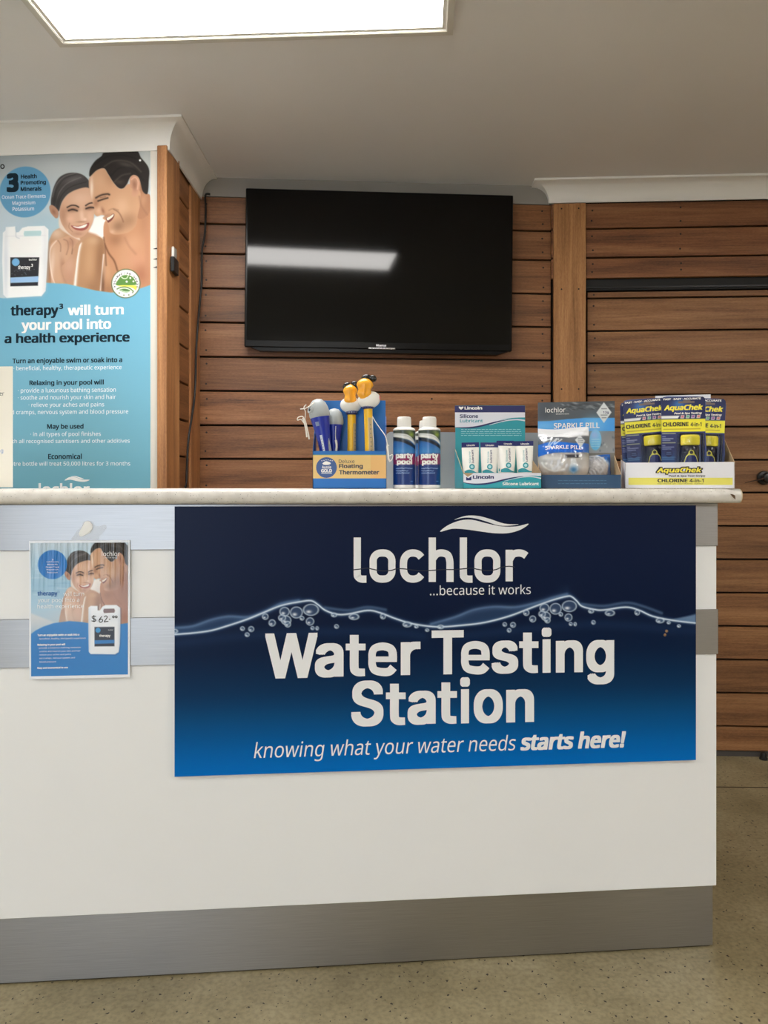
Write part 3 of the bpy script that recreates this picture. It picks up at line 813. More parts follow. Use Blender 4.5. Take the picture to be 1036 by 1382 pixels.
def zA(x0, y0, x1, y1): return (350 + x0 / 4.144, 840 + y0 / 4.144, 350 + x1 / 4.144, 840 + y1 / 4.144)
def zB(x0, y0, x1, y1): return (570 + x0 / 3.837, 835 + y0 / 3.837, 570 + x1 / 3.837, 835 + y1 / 3.837)
for word in ((('W', zA(32,60,325,312)), ('a', zA(310,116,470,308)), ('t', zA(482,70,593,300)), ('e', zA(607,112,768,300)), ('r', zA(790,108,900,294))),
             (('T', zB(47,60,213,288)), ('e', zB(198,115,347,288)), ('s', zB(357,113,495,285)), ('t', zB(500,72,600,280)), ('i', zB(617,46,667,280)), ('n', zB(690,112,830,278)), ('g', zB(847,110,992,340))),
             (('S', zA(513,325,693,582)), ('t', zA(707,343,817,573)), ('a', zA(828,382,985,572)), ('t', zB(77,330,178,543)), ('i', zB(195,303,245,542)), ('o', zB(265,365,415,542)), ('n', zB(433,365,577,536)))):
    mb = MB()
    for ch, bx_ in word:
        if ch == 'e':   # bowl with a level bar
            x0_, y0_, x1_, y1_ = bx_; w_ = 11.0; a_, b_, c_, d_ = x0_ + w_ / 2, y0_ + 5.3, x1_ - w_ / 2, y1_ - 5.3; ym_ = y0_ + (y1_ - y0_) * .50
            xm_ = (a_ + c_) / 2
            mb.stroke(sg, [(c_ + 1.0, d_ - 6.5), (c_ - 4.5, d_ - 1.0), (xm_ + 1, d_), (a_ + 4, d_ - 2.5), (a_ + .3, d_ - 9), (a_, (b_ + d_) / 2), (a_ + .3, b_ + 8.5), (a_ + 4, b_ + 2.5), (xm_, b_), (c_ - 4, b_ + 2.5), (c_ - .3, b_ + 8.5), (c_, ym_ + 3.6)], lambda t: 11.3 - 1.3 * math.sin(math.pi * t) ** 2, D, M_signw, n=6)
            mb.stroke(sg, [(a_ + 1, ym_), (x1_ - .4, ym_)], 7.4, D, M_signw, n=0)
        elif ch == 't':   # stem with a short foot and a cross bar
            x0_, y0_, x1_, y1_ = bx_; W_ = x1_ - x0_; xs_ = x0_ + W_ * .43
            mb.stroke(sg, [(xs_, y0_), (xs_, y0_ + 20), (xs_, y1_ - 13), (xs_ + 1.2, y1_ - 7.6), (xs_ + 6.0, y1_ - 5.0), (x1_ - .8, y1_ - 5.0)], lambda t: 11.8 - 1.8 * max(0, t - .55) / .45, D, M_signw, n=6)
            mb.stroke(sg, [(x0_, y0_ + 16.3), (x1_, y0_ + 16.3)], 9.0, D, M_signw, n=0)
        else: mb.text(sg, ch, bx_, D, M_signw, bold=(0.027, 0.017), res=10, alt=True)
    mb.build('heading_lettering', sg, label='heavy white heading word')

# ================================================================== PICTURE OF THE COUPLE (used on both posters)
def couple(pt, T, unit):
    """T maps the drawing's own coordinates to the sheet, UNIT is the size of one drawing unit there"""
    def t(P): return [T(*q) for q in P]
    def poly(P, c, s=9, a=1.0, clip=None): return pt.poly(t(P), c, s * unit, True, a, clip)
    def blob(x, y, rx, ry, c, a=1, ang=0, clip=None, hard=1): X, Y = T(x, y); pt.blob(X, Y, rx * unit, ry * unit, c, a, ang, clip, hard)
    def line(P, w, c, a=1, clip=None): pt.line(t(P), w * unit, c, a, True, clip)
    # woman: far shoulder, back and chest
    m = poly([(10,1010),(30,900),(50,840),(90,770),(170,735),(260,740),(420,740),(520,800),(560,900),(560,1400),(0,1400)], (196,146,110))
    blob(110,790,60,50,(226,196,170),.8,0,m); blob(30,1100,70,220,(160,108,76),.6,0,m); blob(230,1100,70,130,(212,160,132),.8,0,m); blob(240,1210,60,70,(196,140,112),.6,0,m)
    # white bright gap between the two
    m = poly([(470,650),(560,640),(590,690),(575,800),(550,850),(480,810),(410,780),(440,720)], (240,236,232), 24)
    # man's torso
    m = poly([(560,700),(620,690),(760,760),(850,700),(880,560),(980,460),(990,800),(975,1400),(540,1400),(575,1180),(565,960),(550,820)], (198,138,98))
    blob(680,870,80,60,(150,96,62),.75,10,m); blob(800,900,130,90,(212,158,122),.6,0,m); blob(930,700,50,160,(176,120,86),.6,0,m)
    blob(840,1060,130,90,(210,148,116),.7,0,m); blob(905,1190,70,90,(172,104,74),.7,0,m); blob(740,1060,70,120,(205,150,110),.6,0,m)
    blob(590,1180,34,200,(206,154,112),.8,-8,m); line([(560,900),(600,990),(650,1060),(680,1150)],9,(120,72,44),.8,m); line([(750,850),(790,930),(850,1000)],12,(178,120,88),.5,m)
    blob(600,1330,60,90,(150,98,62),.6,0,m); blob(960,1000,26,300,(190,128,96),.6,0,m)
    line([(552,840),(566,960),(575,1100)],8,(110,70,46),.6)
    # her upper arm in front, with its bright rim
    m = poly([(330,900),(380,850),(440,830),(520,840),(556,900),(552,1060),(525,1340),(500,1400),(270,1400),(290,1120),(310,980)], (190,138,96))
    blob(470,870,80,40,(214,172,136),.7,0,m); blob(520,1050,50,260,(142,94,60),.75,4,m); blob(420,1050,50,260,(206,158,116),.6,2,m); blob(450,1330,90,120,(150,100,64),.6,0,m)
    line([(335,890),(316,980),(300,1120),(285,1280),(272,1390)],15,(244,240,234),.95,m); line([(552,1000),(540,1130),(522,1330)],7,(236,226,216),.8)
    blob(545,1280,16,110,(96,60,40),.7)
    # her forearm and hand under the chin
    m = poly([(48,950),(60,890),(110,850),(180,830),(240,815),(290,835),(315,870),(290,900),(262,960),(230,1020),(190,1070),(160,1110),(180,1200),(220,1280),(240,1400),(95,1400),(60,1180),(45,1040)], (208,158,124))
    blob(120,1000,60,110,(222,180,148),.7,0,m); blob(185,1150,26,120,(160,104,76),.7,-12,m); blob(70,1100,22,150,(236,210,190),.7,4,m); blob(250,880,44,40,(178,122,94),.6,0,m)
    for P in ([(180,850),(215,870),(222,930),(205,990)],[(240,840),(262,870),(262,930)],[(128,860),(150,900),(150,960)]): line(P,6,(160,108,84),.6,m)
    line([(262,940),(255,985)],6,(130,84,64),.6)
    line([(95,1260),(70,1180),(50,1040),(58,930),(110,862)],6,(244,232,222),.6,m)
    # her neck and head
    m = poly([(140,640),(200,720),(300,800),(330,860),(250,820),(160,760),(135,720)], (226,206,190), 16)
    hair = poly([(60,520),(68,430),(95,340),(140,270),(210,235),(290,232),(360,255),(415,310),(425,360),(400,390),(300,400),(220,430),(165,500),(135,585),(85,570)], (66,62,62), 10)
    for k, P in enumerate(([(85,500),(110,390),(180,290),(290,245)],[(100,540),(135,420),(210,330),(340,275)],[(120,560),(160,440),(250,360),(390,320)],[(75,450),(110,340),(190,262),(290,238)])): line(P,5,(122,118,116) if k % 2 else (40,37,38),.6,hair)
    blob(270,290,90,26,(120,116,114),.5,-14,hair); blob(105,500,30,70,(38,34,34),.6,10,hair)
    m = poly([(45,545),(62,525),(95,540),(130,585),(128,640),(105,650),(75,620),(55,590)], (186,134,106)); blob(88,590,18,28,(140,88,66),.6,-30,m)
    m = poly([(140,590),(165,500),(220,430),(300,388),(400,372),(440,420),(470,500),(465,610),(450,700),(400,790),(345,832),(290,836),(230,795),(180,735),(150,670)], (214,164,132), 10)
    blob(330,470,90,60,(228,186,158),.7,0,m); blob(180,640,40,100,(170,116,86),.6,-10,m); blob(240,660,42,36,(230,180,150),.8,0,m); blob(425,650,30,46,(228,180,150),.7,0,m)
    blob(310,800,70,26,(178,124,98),.5,0,m); blob(350,640,20,70,(232,194,168),.8,-6,m); blob(378,668,16,14,(240,206,184),.8,0,m); blob(345,690,42,9,(164,106,80),.6,0,m)
    blob(265,575,52,22,(136,88,66),.7,-4,m); blob(425,565,42,20,(136,88,66),.7,-8,m); blob(455,470,18,90,(196,148,116),.5,0,m)
    line([(212,552),(250,535),(290,537),(318,552)],7,(48,32,26),.95); line([(385,540),(420,520),(462,515)],7,(48,32,26),.95)
    line([(225,582),(262,572),(305,586)],8,(38,26,24),.9); line([(388,568),(425,558),(460,562)],8,(38,26,24),.9)
    m = poly([(248,722),(290,728),(350,722),(414,700),(405,745),(365,770),(310,768),(270,750)], (168,84,74), 7); poly([(266,728),(320,734),(395,712),(378,740),(330,750),(288,742)], (246,240,232), 5)
    line([(235,700),(228,740),(262,780)],5,(172,116,90),.6); line([(300,802),(340,806)],6,(190,134,108),.6)
    # man's neck and head
    m = poly([(850,330),(885,315),(912,380),(930,430),(960,445),(985,470),(990,600),(900,680),(840,600)], (178,122,88), 12); blob(920,500,30,60,(204,150,112),.6,10,m)
    hair = poly([(418,265),(425,200),(470,130),(530,85),(580,46),(840,40),(900,110),(972,210),(972,330),(960,445),(915,420),(890,330),(850,275),(800,290),(770,350),(735,390),(690,385),(640,330),(590,250),(555,200),(490,215),(440,262)], (38,32,30), 10)
    for k, P in enumerate(([(470,160),(580,95),(720,80),(860,120)],[(560,180),(660,130),(800,150),(900,240)],[(620,270),(700,200),(820,210),(920,320)],[(650,330),(720,270),(800,255)])): line(P,9,(86,76,72) if k % 2 else (20,17,16),.6,hair)
    blob(760,170,80,22,(104,94,90),.5,16,hair); blob(700,330,50,26,(92,78,70),.5,0,hair)
    m = poly([(415,300),(440,260),(490,215),(555,200),(592,252),(640,330),(695,388),(740,388),(790,350),(890,420),(890,540),(870,640),(850,740),(780,800),(690,815),(640,812),(608,790),(600,740),(575,690),(545,662),(560,640),(530,632),(488,642),(462,612),(465,560),(440,490),(418,400)], (206,154,116), 10)
    blob(500,320,70,80,(216,166,128),.6,0,m); blob(440,380,16,100,(240,222,206),.8,0,m); blob(610,300,40,60,(190,138,102),.6,-20,m); blob(720,560,80,90,(220,176,138),.7,0,m); blob(790,690,80,70,(154,110,78),.6,-20,m)
    blob(690,740,60,50,(146,104,76),.75,-20,m); blob(630,790,26,20,(214,168,140),.7,0,m); blob(620,560,50,40,(212,160,122),.7,0,m); blob(505,590,30,34,(226,178,146),.8,0,m)
    blob(545,590,14,30,(150,90,64),.7,-20,m); blob(580,640,44,14,(170,120,92),.7,-20,m); blob(820,520,50,80,(200,150,112),.5,0,m); blob(480,520,26,40,(160,104,76),.6,0,m)
    line([(480,470),(530,446),(585,438),(605,444)],9,(60,42,32),.95); line([(500,500),(545,486),(590,474)],8,(44,30,24),.9); line([(520,470),(570,462)],6,(130,88,64),.6)
    line([(645,580),(690,610),(720,660),(735,700)],7,(140,94,68),.7); line([(600,590),(640,575),(690,590)],6,(170,122,90),.6)
    poly([(572,662),(600,650),(640,622),(652,640),(630,680),(595,704),(585,690)], (120,58,50), 6); poly([(580,662),(608,648),(642,626),(640,645),(610,672),(588,682)], (242,232,214), 4)
    m = poly([(795,330),(800,290),(830,268),(870,285),(890,330),(885,400),(870,450),(835,470),(815,450),(820,400),(800,380)], (206,150,118), 8); blob(840,360,24,50,(150,96,72),.75,-6,m); line([(812,310),(845,290),(872,330),(866,400)],6,(226,178,150),.7,m)
    line([(885,470),(905,560),(960,640)],10,(160,108,80),.5)
    g = pt.C.mean(-1, keepdims=True); pt.C = (g + (pt.C - g) * 0.86) * 0.96

# ================================================================== BIG POSTER ON THE PARTITION
M_post = print_mat('poster_print', 0.42, spec=0.35)
M_ink = mat('poster_dark_ink', (14, 38, 52), 0.6, spec=.2, k=1.0)
M_pw = mat('poster_white_ink', (238, 240, 240), 0.5)
Mp = F_left @ Matrix.Translation((0, -0.0025, 0))
c = on_plane(Mp, 92, 690)
po_t = Thing('wall_poster', Mp @ Matrix.Translation((c.x, 0, c.z)), 'tall blue poster of a laughing couple on the white partition wall', 'poster')
PX0, PX1, PYT, PYB = -20, 203, 207.5, 700
pxl, pxr = po_t.px(PX0, 430).x, po_t.px(PX1, 430).x; pzt, pzb = po_t.px(92, PYT - 0.5).z, po_t.px(92, PYB).z
mb = MB(); mb.box(pxl, pxr, 0.0, 0.0023, pzb, pzt, mat('poster_paper', (225, 225, 222), 0.5)); mb.build('sheet', po_t)
zs_t = [po_t.px(92, q).z for q in range(190, 721, 5)]; ys_t = list(range(190, 721, 5))
def poster_grid(y0, y1, st):
    z0, z1 = np.interp(y0, ys_t, zs_t), np.interp(y1, ys_t, zs_t)
    ny = int((y1 - y0) / st) + 1; nx = int((PX1 - PX0) / st) + 1
    X, Z = np.meshgrid(np.linspace(pxl, pxr, nx), np.linspace(z0, z1, ny)); X = X.ravel(); Z = Z.ravel()
    xs_t = [po_t.px(q, 430).x for q in range(-24, 210, 2)]
    return X, Z, nx, ny, np.interp(X, xs_t, list(range(-24, 210, 2))), np.interp(Z, zs_t[::-1], ys_t[::-1])
X, Z, nx, ny, AX, AY = poster_grid(PYT, 415, 0.72)
pt = Paint(AX, AY)
pt.vgrad([(207, (152,162,168)), (240, (176,188,194)), (280, (186,204,214)), (310, (164,194,208)), (345, (178,202,214)), (400, (186,206,216))])
pt.blob(80, 225, 60, 16, (206, 210, 210), .5); pt.blob(10, 330, 40, 60, (206, 220, 234), .6); pt.blob(60, 300, 30, 14, (160, 196, 214), .5); pt.blob(198, 225, 12, 30, (196,200,196), .8)
couple(pt, lambda x, y: (60 + x / 6.907, 200 + y / 6.907), 1 / 6.907)
pt.disc(189, 219.5, 1.4, (250, 248, 240), 0.8)
wave = [(-22, 397), (5, 401), (27, 400), (45, 390), (62, 381), (75, 382), (90, 383), (110, 388), (130, 393), (150, 396), (170, 395), (190, 391), (205, 386)]
pt.poly(wave + [(205, 430), (-22, 430)], (108, 172, 200), 1.4, False)
# round badge
pt.disc(33.8, 257.5, 34.5, (92, 150, 188), 1.2)
# canister
can = [(4, 312), (7.5, 309), (8, 304.5), (20.5, 303.7), (21.3, 312), (25.5, 311.5), (30, 306), (38, 304), (60, 304), (65.5, 309), (65.4, 320), (63.5, 360), (61.5, 392), (56, 399), (9, 400.5), (4.5, 396), (3, 350)]
pt.poly([(x + 1.5, y + 1.5) for x, y in can], (150, 176, 192), 4, False, .5)
cm = pt.poly(can, (232, 234, 236), 1.2, False)
pt.blob(8, 355, 3.5, 60, (206, 212, 220), .8, 0, cm); pt.blob(61, 360, 3.5, 60, (214, 216, 220), .8, 0, cm); pt.blob(34, 330, 20, 10, (240, 240, 242), .8, 0, cm); pt.line([(8, 317), (62, 317)], .8, (216, 218, 222), .6, False, cm)
pt.line([(21.5, 312), (22, 318), (26, 320)], .8, (200, 206, 212), .8)
pt.poly([(33, 310.5), (55, 310.5), (56, 313), (55, 317.3), (33, 317.5), (32, 314)], (178, 208, 212), 1, False)
pt.poly([(14, 345.6), (53.2, 346.4), (51.2, 384.8), (14, 385)], (34, 36, 44), .8, False)
pt.poly([(14, 373), (52, 372), (51.5, 380), (14, 380.5)], (150, 188, 226), .8, False); pt.disc(21.3, 352.4, 5.2, (110, 170, 214), .8)
for k in range(24):
    pt.blob(16 + random.random() * 33, 356 + random.random() * 15, .7, .5, (130, 140, 156), .6)
# round owned-in-the-country badge
bx, by = 169.8, 384.2
pt.disc(bx, by, 19.8, (84, 100, 68), 1); pt.disc(bx, by, 18.4, (246, 247, 236), 1)
g = pt.poly([(157.5,386.5),(160,378),(165,373.5),(172,372.8),(178,375),(182,380),(182.5,386.5)], (88, 134, 64), .8)
pt.line([(164,375.5),(167,377.5),(171,377),(173.5,372.5)], .6, (240,244,232), .95); pt.disc(175.8,377,1.3,(240,244,232),.5); pt.disc(171,381.7,1.4,(240,244,232),.5); pt.disc(180,381.5,1.2,(240,244,232),.5)
pt.poly([(157.5,387.2),(166,386.4),(174,386.8),(184,387),(185,390),(183.5,394),(180,391),(174,388.6),(164,388)], (246, 232, 84), .7, False)
pt.line([(158,391.3),(163,389.3),(170,389),(176,391.5),(180,395)], .9, (70, 106, 52), 1); pt.poly([(161,392.5),(167,391),(173,392),(176,394.5),(172,396.2),(166,395.5)], (82, 128, 66), .6); pt.line([(163,393),(168,395),(175,395)], .5, (246,247,236), .8)
for sx, sy in ((161,396.8),(167.2,399.8),(173.8,399.6),(179,396.6)): pt.blob(sx, sy, 1.1, 1.1, (70, 84, 66), .95)
mb = MB(); mb.grid(np.stack([X, np.full_like(X, -0.0004), Z], -1), pt.C, nx, ny, M_post)
X, Z, nx, ny, AX, AY = poster_grid(415, PYB, 6)
pt = Paint(AX, AY); pt.vgrad([(415, (108,172,200)), (520, (112,172,196)), (600, (110,168,188)), (700, (104,162,180))])
mb.grid(np.stack([X, np.full_like(X, -0.0004), Z], -1), pt.C, nx, ny, M_post)
mb.build('printed_face', po_t, label='picture of a woman and a man above a light blue field')
D = -0.0009
mb = Lines('dark_lettering', 'dark blue lettering')
def pd(s_, b_, bold=.026, res=3, **k): mb.text(po_t, s_, b_, D, M_ink, bold=bold, res=res, **k)
pd('therapy', (14.3, 411.4, 79, 429.5), (.03, .014), 5); pd('3', (79.9, 409.7, 85.2, 417), .035)
pd('a health experience', (6, 449, 175, 466), (.03, .014), 5)
pd('Turn an enjoyable swim or soak into a', (16.8, 482.7, 164.9, 491.6), .022); pd('Relaxing in your pool will', (39.7, 512.7, 140, 521.3), .022)
pd('May be used', (63.5, 571.9, 112.7, 580.6), .022); pd('Economical', (64.9, 612.2, 110.3, 619.6), .022)
pd('3', (9, 233.7, 25.2, 259.3), .05, 6); pd('Health', (28.1, 235, 49.7, 240.8), .03); pd('Promoting', (27.8, 243.3, 62, 250.4), .03); pd('Minerals', (27.8, 251.7, 56, 257.8), .03)
mb = MB()
mb.stroke(po_t, [(3.3 + 2.3 * math.cos(a * .7854), 224.8 + 2.6 * math.sin(a * .7854)) for a in range(8)], 1.6, D, mat('ring_black', (24, 24, 26), .5), closed=True)
mb.build('eyelet', po_t, label='black ring at the upper corner')
mb = MB()
txt = 'AUSTRALIAN OWNED'
for k, ch in enumerate(txt):
    if ch == ' ': continue
    a = math.radians(190 - 200 * k / (len(txt) - 1)); cx_, cy_ = bx + 15.4 * math.cos(a), by - 15.4 * math.sin(a)
    mb.text(po_t, ch, (cx_ - (0.4 if ch == 'I' else 1.15), cy_ - 1.5, cx_ + (0.4 if ch == 'I' else 1.15), cy_ + 1.5), D, M_ink, bold=.02, res=2, rot=90.001 - math.degrees(a) if True else 0)
mb.build('badge_lettering', po_t)
mb = Lines('white_lettering', 'white lettering')
def pw(s_, b_, bold=.008, res=3, **k): mb.text(po_t, s_, b_, D, M_pw, bold=bold, res=res, **k)
pw('will turn', (91.4, 410.8, 167, 425), (.03, .012), 5); pw('your pool into', (29, 430.3, 150, 448.8), (.03, .012), 5)
pw('\u22c5 beneficial, healthy, therapeutic experience', (18.4, 493.2, 164, 500.7))
pw('\u22c5 provide a luxurious bathing sensation', (24.3, 523.2, 156.2, 531.2)); pw('\u22c5 soothe and nourish your skin and hair', (24.3, 532.9, 156.2, 540.8))
pw('\u22c5 relieve your aches and pains', (38.6, 543, 140.5, 550.6)); pw('and cramps, nervous system and blood pressure', (7, 552.7, 173, 560.5))
pw('\u22c5 in all types of pool finishes', (41, 582.6, 136, 590.2)); pw('with all recognised sanitisers and other additives', (9, 592.3, 175, 599.4))
pw('litre bottle will treat 50,000 litres for 3 months', (15, 622.6, 175.7, 629.4))
pw('lochlor', (52, 652, 121, 668), .02)
mb.dpoly(po_t, [(87, 648.5), (93, 644), (101, 643.8), (110, 647), (121, 647.5), (114, 650.2), (104, 649.4), (95, 647.4)], D, M_pw, n=3)
mb.dpoly(po_t, [(95, 643.6), (101, 642.3), (107, 644), (113, 646), (108, 646), (101, 643.4)], D, M_pw, n=3)
pw('Ocean Trace Elements', (2.7, 262.6, 61.6, 267.6)); pw('Magnesium', (16.7, 271.1, 47.4, 277.6)); pw('Potassium', (17, 279, 45.9, 284.4))
pw('therapy', (24.5, 358, 41, 364.5), .02); pw('3', (42, 356, 44.5, 360), .02); pw('lochlor', (39, 349.2, 50, 351.6), .02)
mb.build('swoosh', po_t)

# ================================================================== FLYER TAPED TO THE COUNTER
Mf = F_c @ Matrix.Translation((0, -0.0085, 0))
c = on_plane(Mf, 107, 916)
fl_t = Thing('price_flyer', Mf @ Matrix.Translation((c.x, 0, c.z)), 'laminated blue flyer with handwritten price taped to the counter front', 'flyer')
fx0, fx1 = fl_t.px(39.3, 820).x, fl_t.px(175.3, 820).x; fz1, fz0 = fl_t.px(107, 729.5).z, fl_t.px(107, 915.5).z
mb = MB(); mb.box(fx0, fx1, 0.0, 0.0014, fz0, fz1, mat('flyer_paper', (222, 226, 232), .35, coat=.3)); mb.build('sheet', fl_t)
gx0, gx1 = fl_t.px(41.9, 820).x, fl_t.px(172.6, 820).x; gz1, gz0 = fl_t.px(107, 732.5).z, fl_t.px(107, 911.5).z
nx, ny = 186, 254
X, Z = np.meshgrid(np.linspace(gx0, gx1, nx), np.linspace(gz1, gz0, ny)); X = X.ravel(); Z = Z.ravel()
AX = np.interp(X, [gx0, gx1], [41.9, 172.6]); AY = np.interp(Z, [gz0, gz1], [911.5, 732.5])
pt = Paint(AX, AY)
pt.vgrad([(732, (190, 210, 226)), (755, (160, 196, 220)), (790, (134, 182, 212)), (815, (150, 190, 216)), (840, (176, 196, 210))])
for k in range(26):
    y = 752 + random.random() * 62; x = 42 + random.random() * 45; pt.line([(x, y), (x + 14, y + random.uniform(-1, 1))], 1.0, (176, 206, 226) if k % 2 else (112, 164, 200), .5, False)
pt.poly([(40, 826), (60, 834), (80, 842), (60, 860), (40, 860)], (206, 208, 212), 3, False)
fs = .655
couple(pt, lambda x, y: (114 + ((60 + x / 6.907) - 108) * fs, 778 + ((200 + y / 6.907) - 287) * fs), fs / 6.907)
pt.blob(166, 800, 16, 40, (112, 70, 56), .45); pt.blob(150, 815, 26, 26, (140, 92, 74), .35); pt.blob(98, 835, 24, 16, (214, 196, 190), .4)
pt.poly([(40, 856), (48, 850), (58, 845), (72, 840.5), (93, 838), (110, 839.5), (130, 843), (150, 845), (174, 841.5), (174, 914), (40, 914)], (28, 118, 190), 1.2, False)
pt.blob(60, 880, 60, 30, (20, 110, 186), .5)
pt.disc(70.8, 761.6, 19.6, (10, 108, 186), 1)
can = [(119, 820), (122, 818), (122.2, 817.8), (131.3, 818), (131.5, 824), (134.5, 824), (138, 819), (142, 817), (157, 817), (162, 821), (162.3, 835), (161.5, 870), (160, 881), (155, 884), (122, 883), (119.5, 880), (119, 850)]
pt.poly([(x + 1, y + 1) for x, y in can], (30, 60, 110), 3, False, .5); cm = pt.poly(can, (222, 226, 234), 1, False)
pt.blob(120, 850, 2, 30, (190, 200, 214), .8, 0, cm); pt.blob(161, 850, 2, 30, (196, 202, 214), .8, 0, cm)
pt.poly([(140, 822), (154, 822), (155, 825), (154, 827.5), (140, 827.8), (139, 825)], (110, 84, 84), .8, False)
pt.poly([(127.2, 846.5), (154.3, 846.7), (154.2, 873), (127.3, 872.8)], (26, 34, 54), .8, False); pt.poly([(127.2, 864.5), (154.3, 864.5), (154.3, 869), (127.3, 869.3)], (40, 116, 184), .6, False); pt.disc(132, 851, 3.4, (50, 140, 200), .6)
rnd = random.Random(3); ph = [(rnd.uniform(200, 900), rnd.uniform(0, 6.28), rnd.uniform(.3, 1)) for _ in range(7)]
q = (AY - 732.5) / 179; am = 0.0016 * np.clip(1 - q * 2.4, 0, 1) ** 1.3      # the laminate is puckered along its upper edge
PK = -0.0003 - am * (1.1 + sum(a * np.sin(f * X + p_ + q * 2.5) for f, p_, a in ph) / 2.2)
mb = MB(); mb.grid(np.stack([X, PK, Z], -1), pt.C, nx, ny, print_mat('flyer_print', .3, coat=.7)); mb.build('printed_face', fl_t, smooth=80, label='laminated picture of the couple above a blue field')
D = -0.0007
mb = Lines('lettering')
def fw(s_, b_, bold=.01, m_=M_pw, **k): mb.text(fl_t, s_, b_, D - (0.0034 if b_[1] < 785 else 0.0006 if b_[1] < 808 else 0), m_, bold=bold, res=2, **k)
M_fb = mat('flyer_blue_ink', (30, 92, 160), .4)
fw('therapy', (50.5, 797.6, 77.5, 805.5), .02, M_fb); fw('\u00ae', (78, 797.6, 80.3, 800), .0, M_fb)
fw(' will turn', (85.5, 798.3, 113.3, 804.2), .012); fw('your pool into a', (50.8, 806.8, 107, 814.2), .008); fw('health experience', (50.5, 815.2, 112.8, 822.6), .008)
fw('lochlor', (137.5, 744, 161.5, 750.5), .012); fw('pool & spa', (140, 752, 156, 753.6), .0)
for s_, x0_, y0_, x1_, y1_, bo in (('Turn an enjoyable swim or soak into a',50.5,855.2,107,859,.03),('beneficial, healthy, therapeutic experience',53.3,860.4,115.6,863.3,.0),('Relaxing in your pool will',50.5,868.5,87.8,871.9,.03),
    ('\u22c5 provide a luxurious bathing sensation',51.2,872.9,109,875.7,.0),('soothe and nourish your skin and hair',53.3,877.7,108.6,880.3,.0),('relieve your aches and pains',53,882.3,95.8,884.9,.0),('aid cramps, nervous system and',53,886.8,101,889.6,.0),('blood pressure',53.3,892,75.8,894.8,.0),('Easy and economical to use',50.5,899.8,91.6,903,.03)):
    fw(s_, (x0_, y0_, x1_, y1_), bo)
for k, (s_, y) in enumerate((('3', 754.2),('Health Promoting',757.3),('Minerals',760.6),('Ocean Trace',764.2),('Magnesium',767.8),('Potassium',771.4))): fw(s_, (70.8 - (1 if k == 0 else 9 - (k % 3)), y, 70.8 + (1 if k == 0 else 9 - (k % 3)), y + 2.2), .0)
fw('therapy', (134, 856, 149, 860.5), .02); fw('lochlor', (146, 849.3, 152.5, 850.8), .0)
mb = MB(); M_pen = mat('marker_black', (18, 18, 20), .4)
def z7(P): return [(30 + x / 6.006, 695 + y / 6.006) for x, y in P]
for P in ([(598,822),(582,820),(566,826),(572,838),(592,846),(596,856),(582,862),(562,858)], [(580,812),(582,868)], [(645,822),(630,840),(622,858),(632,870),(648,864),(650,850),(638,844),(626,852)], [(664,828),(676,818),(688,824),(684,838),(664,866),(680,864),(698,862)], [(702,846),(714,844)],
          [(730,826),(738,818),(746,826),(738,834),(730,826)], [(752,826),(760,818),(770,826),(761,834),(752,826)]):
    mb.stroke(fl_t, z7(P), 1.1, D - .0002, M_pen, n=4)
mb.build('handwritten_price', fl_t, label='handwritten black marker price')
M_tape = mat('clear_tape', (225, 228, 230), .3); t, n, l, b = nodes(M_tape); b.inputs['Alpha'].default_value = .2
mb = MB()
o = [(98, 729), (100, 722), (104, 716), (110, 710), (112, 704.5), (118, 702.5), (125, 704), (128, 709), (134, 710), (141, 708), (144, 712), (139, 719), (134, 724), (130, 729)]
c = crom([(x, y, 0) for x, y in o], 4); P = [fl_t.px(q.x, q.y, 0.0022) for q in c]; ce = fl_t.px(118, 717, 0.0008)
mb.add([ce] + P, [(0, (i + 1) % len(P) + 1, i + 1) for i in range(len(P))], M_tape)
o2 = [(112, 709), (115, 704), (121, 704), (125, 710), (122, 718), (115, 722), (109, 724), (106, 720)]
c = crom([(x, y, 0) for x, y in o2], 4); P = [fl_t.px(q.x, q.y, 0.0014) for q in c]; ce = fl_t.px(116, 713, -0.0006)
mb.add([ce] + P, [(0, (i + 1) % len(P) + 1, i + 1) for i in range(len(P))], mat('tape_white', (228, 228, 226), .35))
mb.build('tape_patch', fl_t, smooth=60, label='crumpled clear tape stuck above the sheet')

# ================================================================== THINGS ON THE COUNTERTOP
def item(name, px, depth, yaw=0.0, roll=0.0, tilt=0.0, z=0.0, **k):
    return Thing(name, frame(((px - CX) / F * depth, depth, ZT + 0.0003 + z), yaw, roll, tilt), **k)

def carton(mb, w, d, hf, hs, hb, mt_out, mt_in, t=0.0014, x0=None, hl=None):
    """open display tray: front at y 0 of height HF, sides rising to HS at the back, back of height HB"""
    a = -w / 2 if x0 is None else x0; b = a + w
    def slab(pts, off):
        P = [Vector(p) for p in pts]; Q = [p + Vector(off) for p in P]; n = len(P)
        mb.add(P, [tuple(range(n))], mt_out); mb.add(Q, [tuple(range(n))[::-1]], mt_in)
        mb.add(P + Q, [((i + 1) % n, i, i + n, (i + 1) % n + n) for i in range(n)], mt_in)
    slab([(a, 0, 0), (b, 0, 0), (b, 0, hf), (a, 0, hf)], (0, t, 0))
    slab([(a, d, 0), (a, 0, 0), (a, 0, hf), (a, d, hl or hs)], (t, 0, 0))
    slab([(b, 0, 0), (b, d, 0), (b, d, hs), (b, 0, hf)], (-t, 0, 0))
    slab([(b, d, 0), (a, d, 0), (a, d, hb), (b, d, hb)], (0, -t, 0))
    slab([(a, d, 0), (b, d, 0), (b, 0, 0), (a, 0, 0)], (0, 0, t))

M_card = mat('bare_cardboard', (168, 144, 112), 0.8)
M_wht = mat('white_plastic', (232, 230, 226), 0.35)
M_cord = mat('white_cord', (226, 222, 214), 0.8)

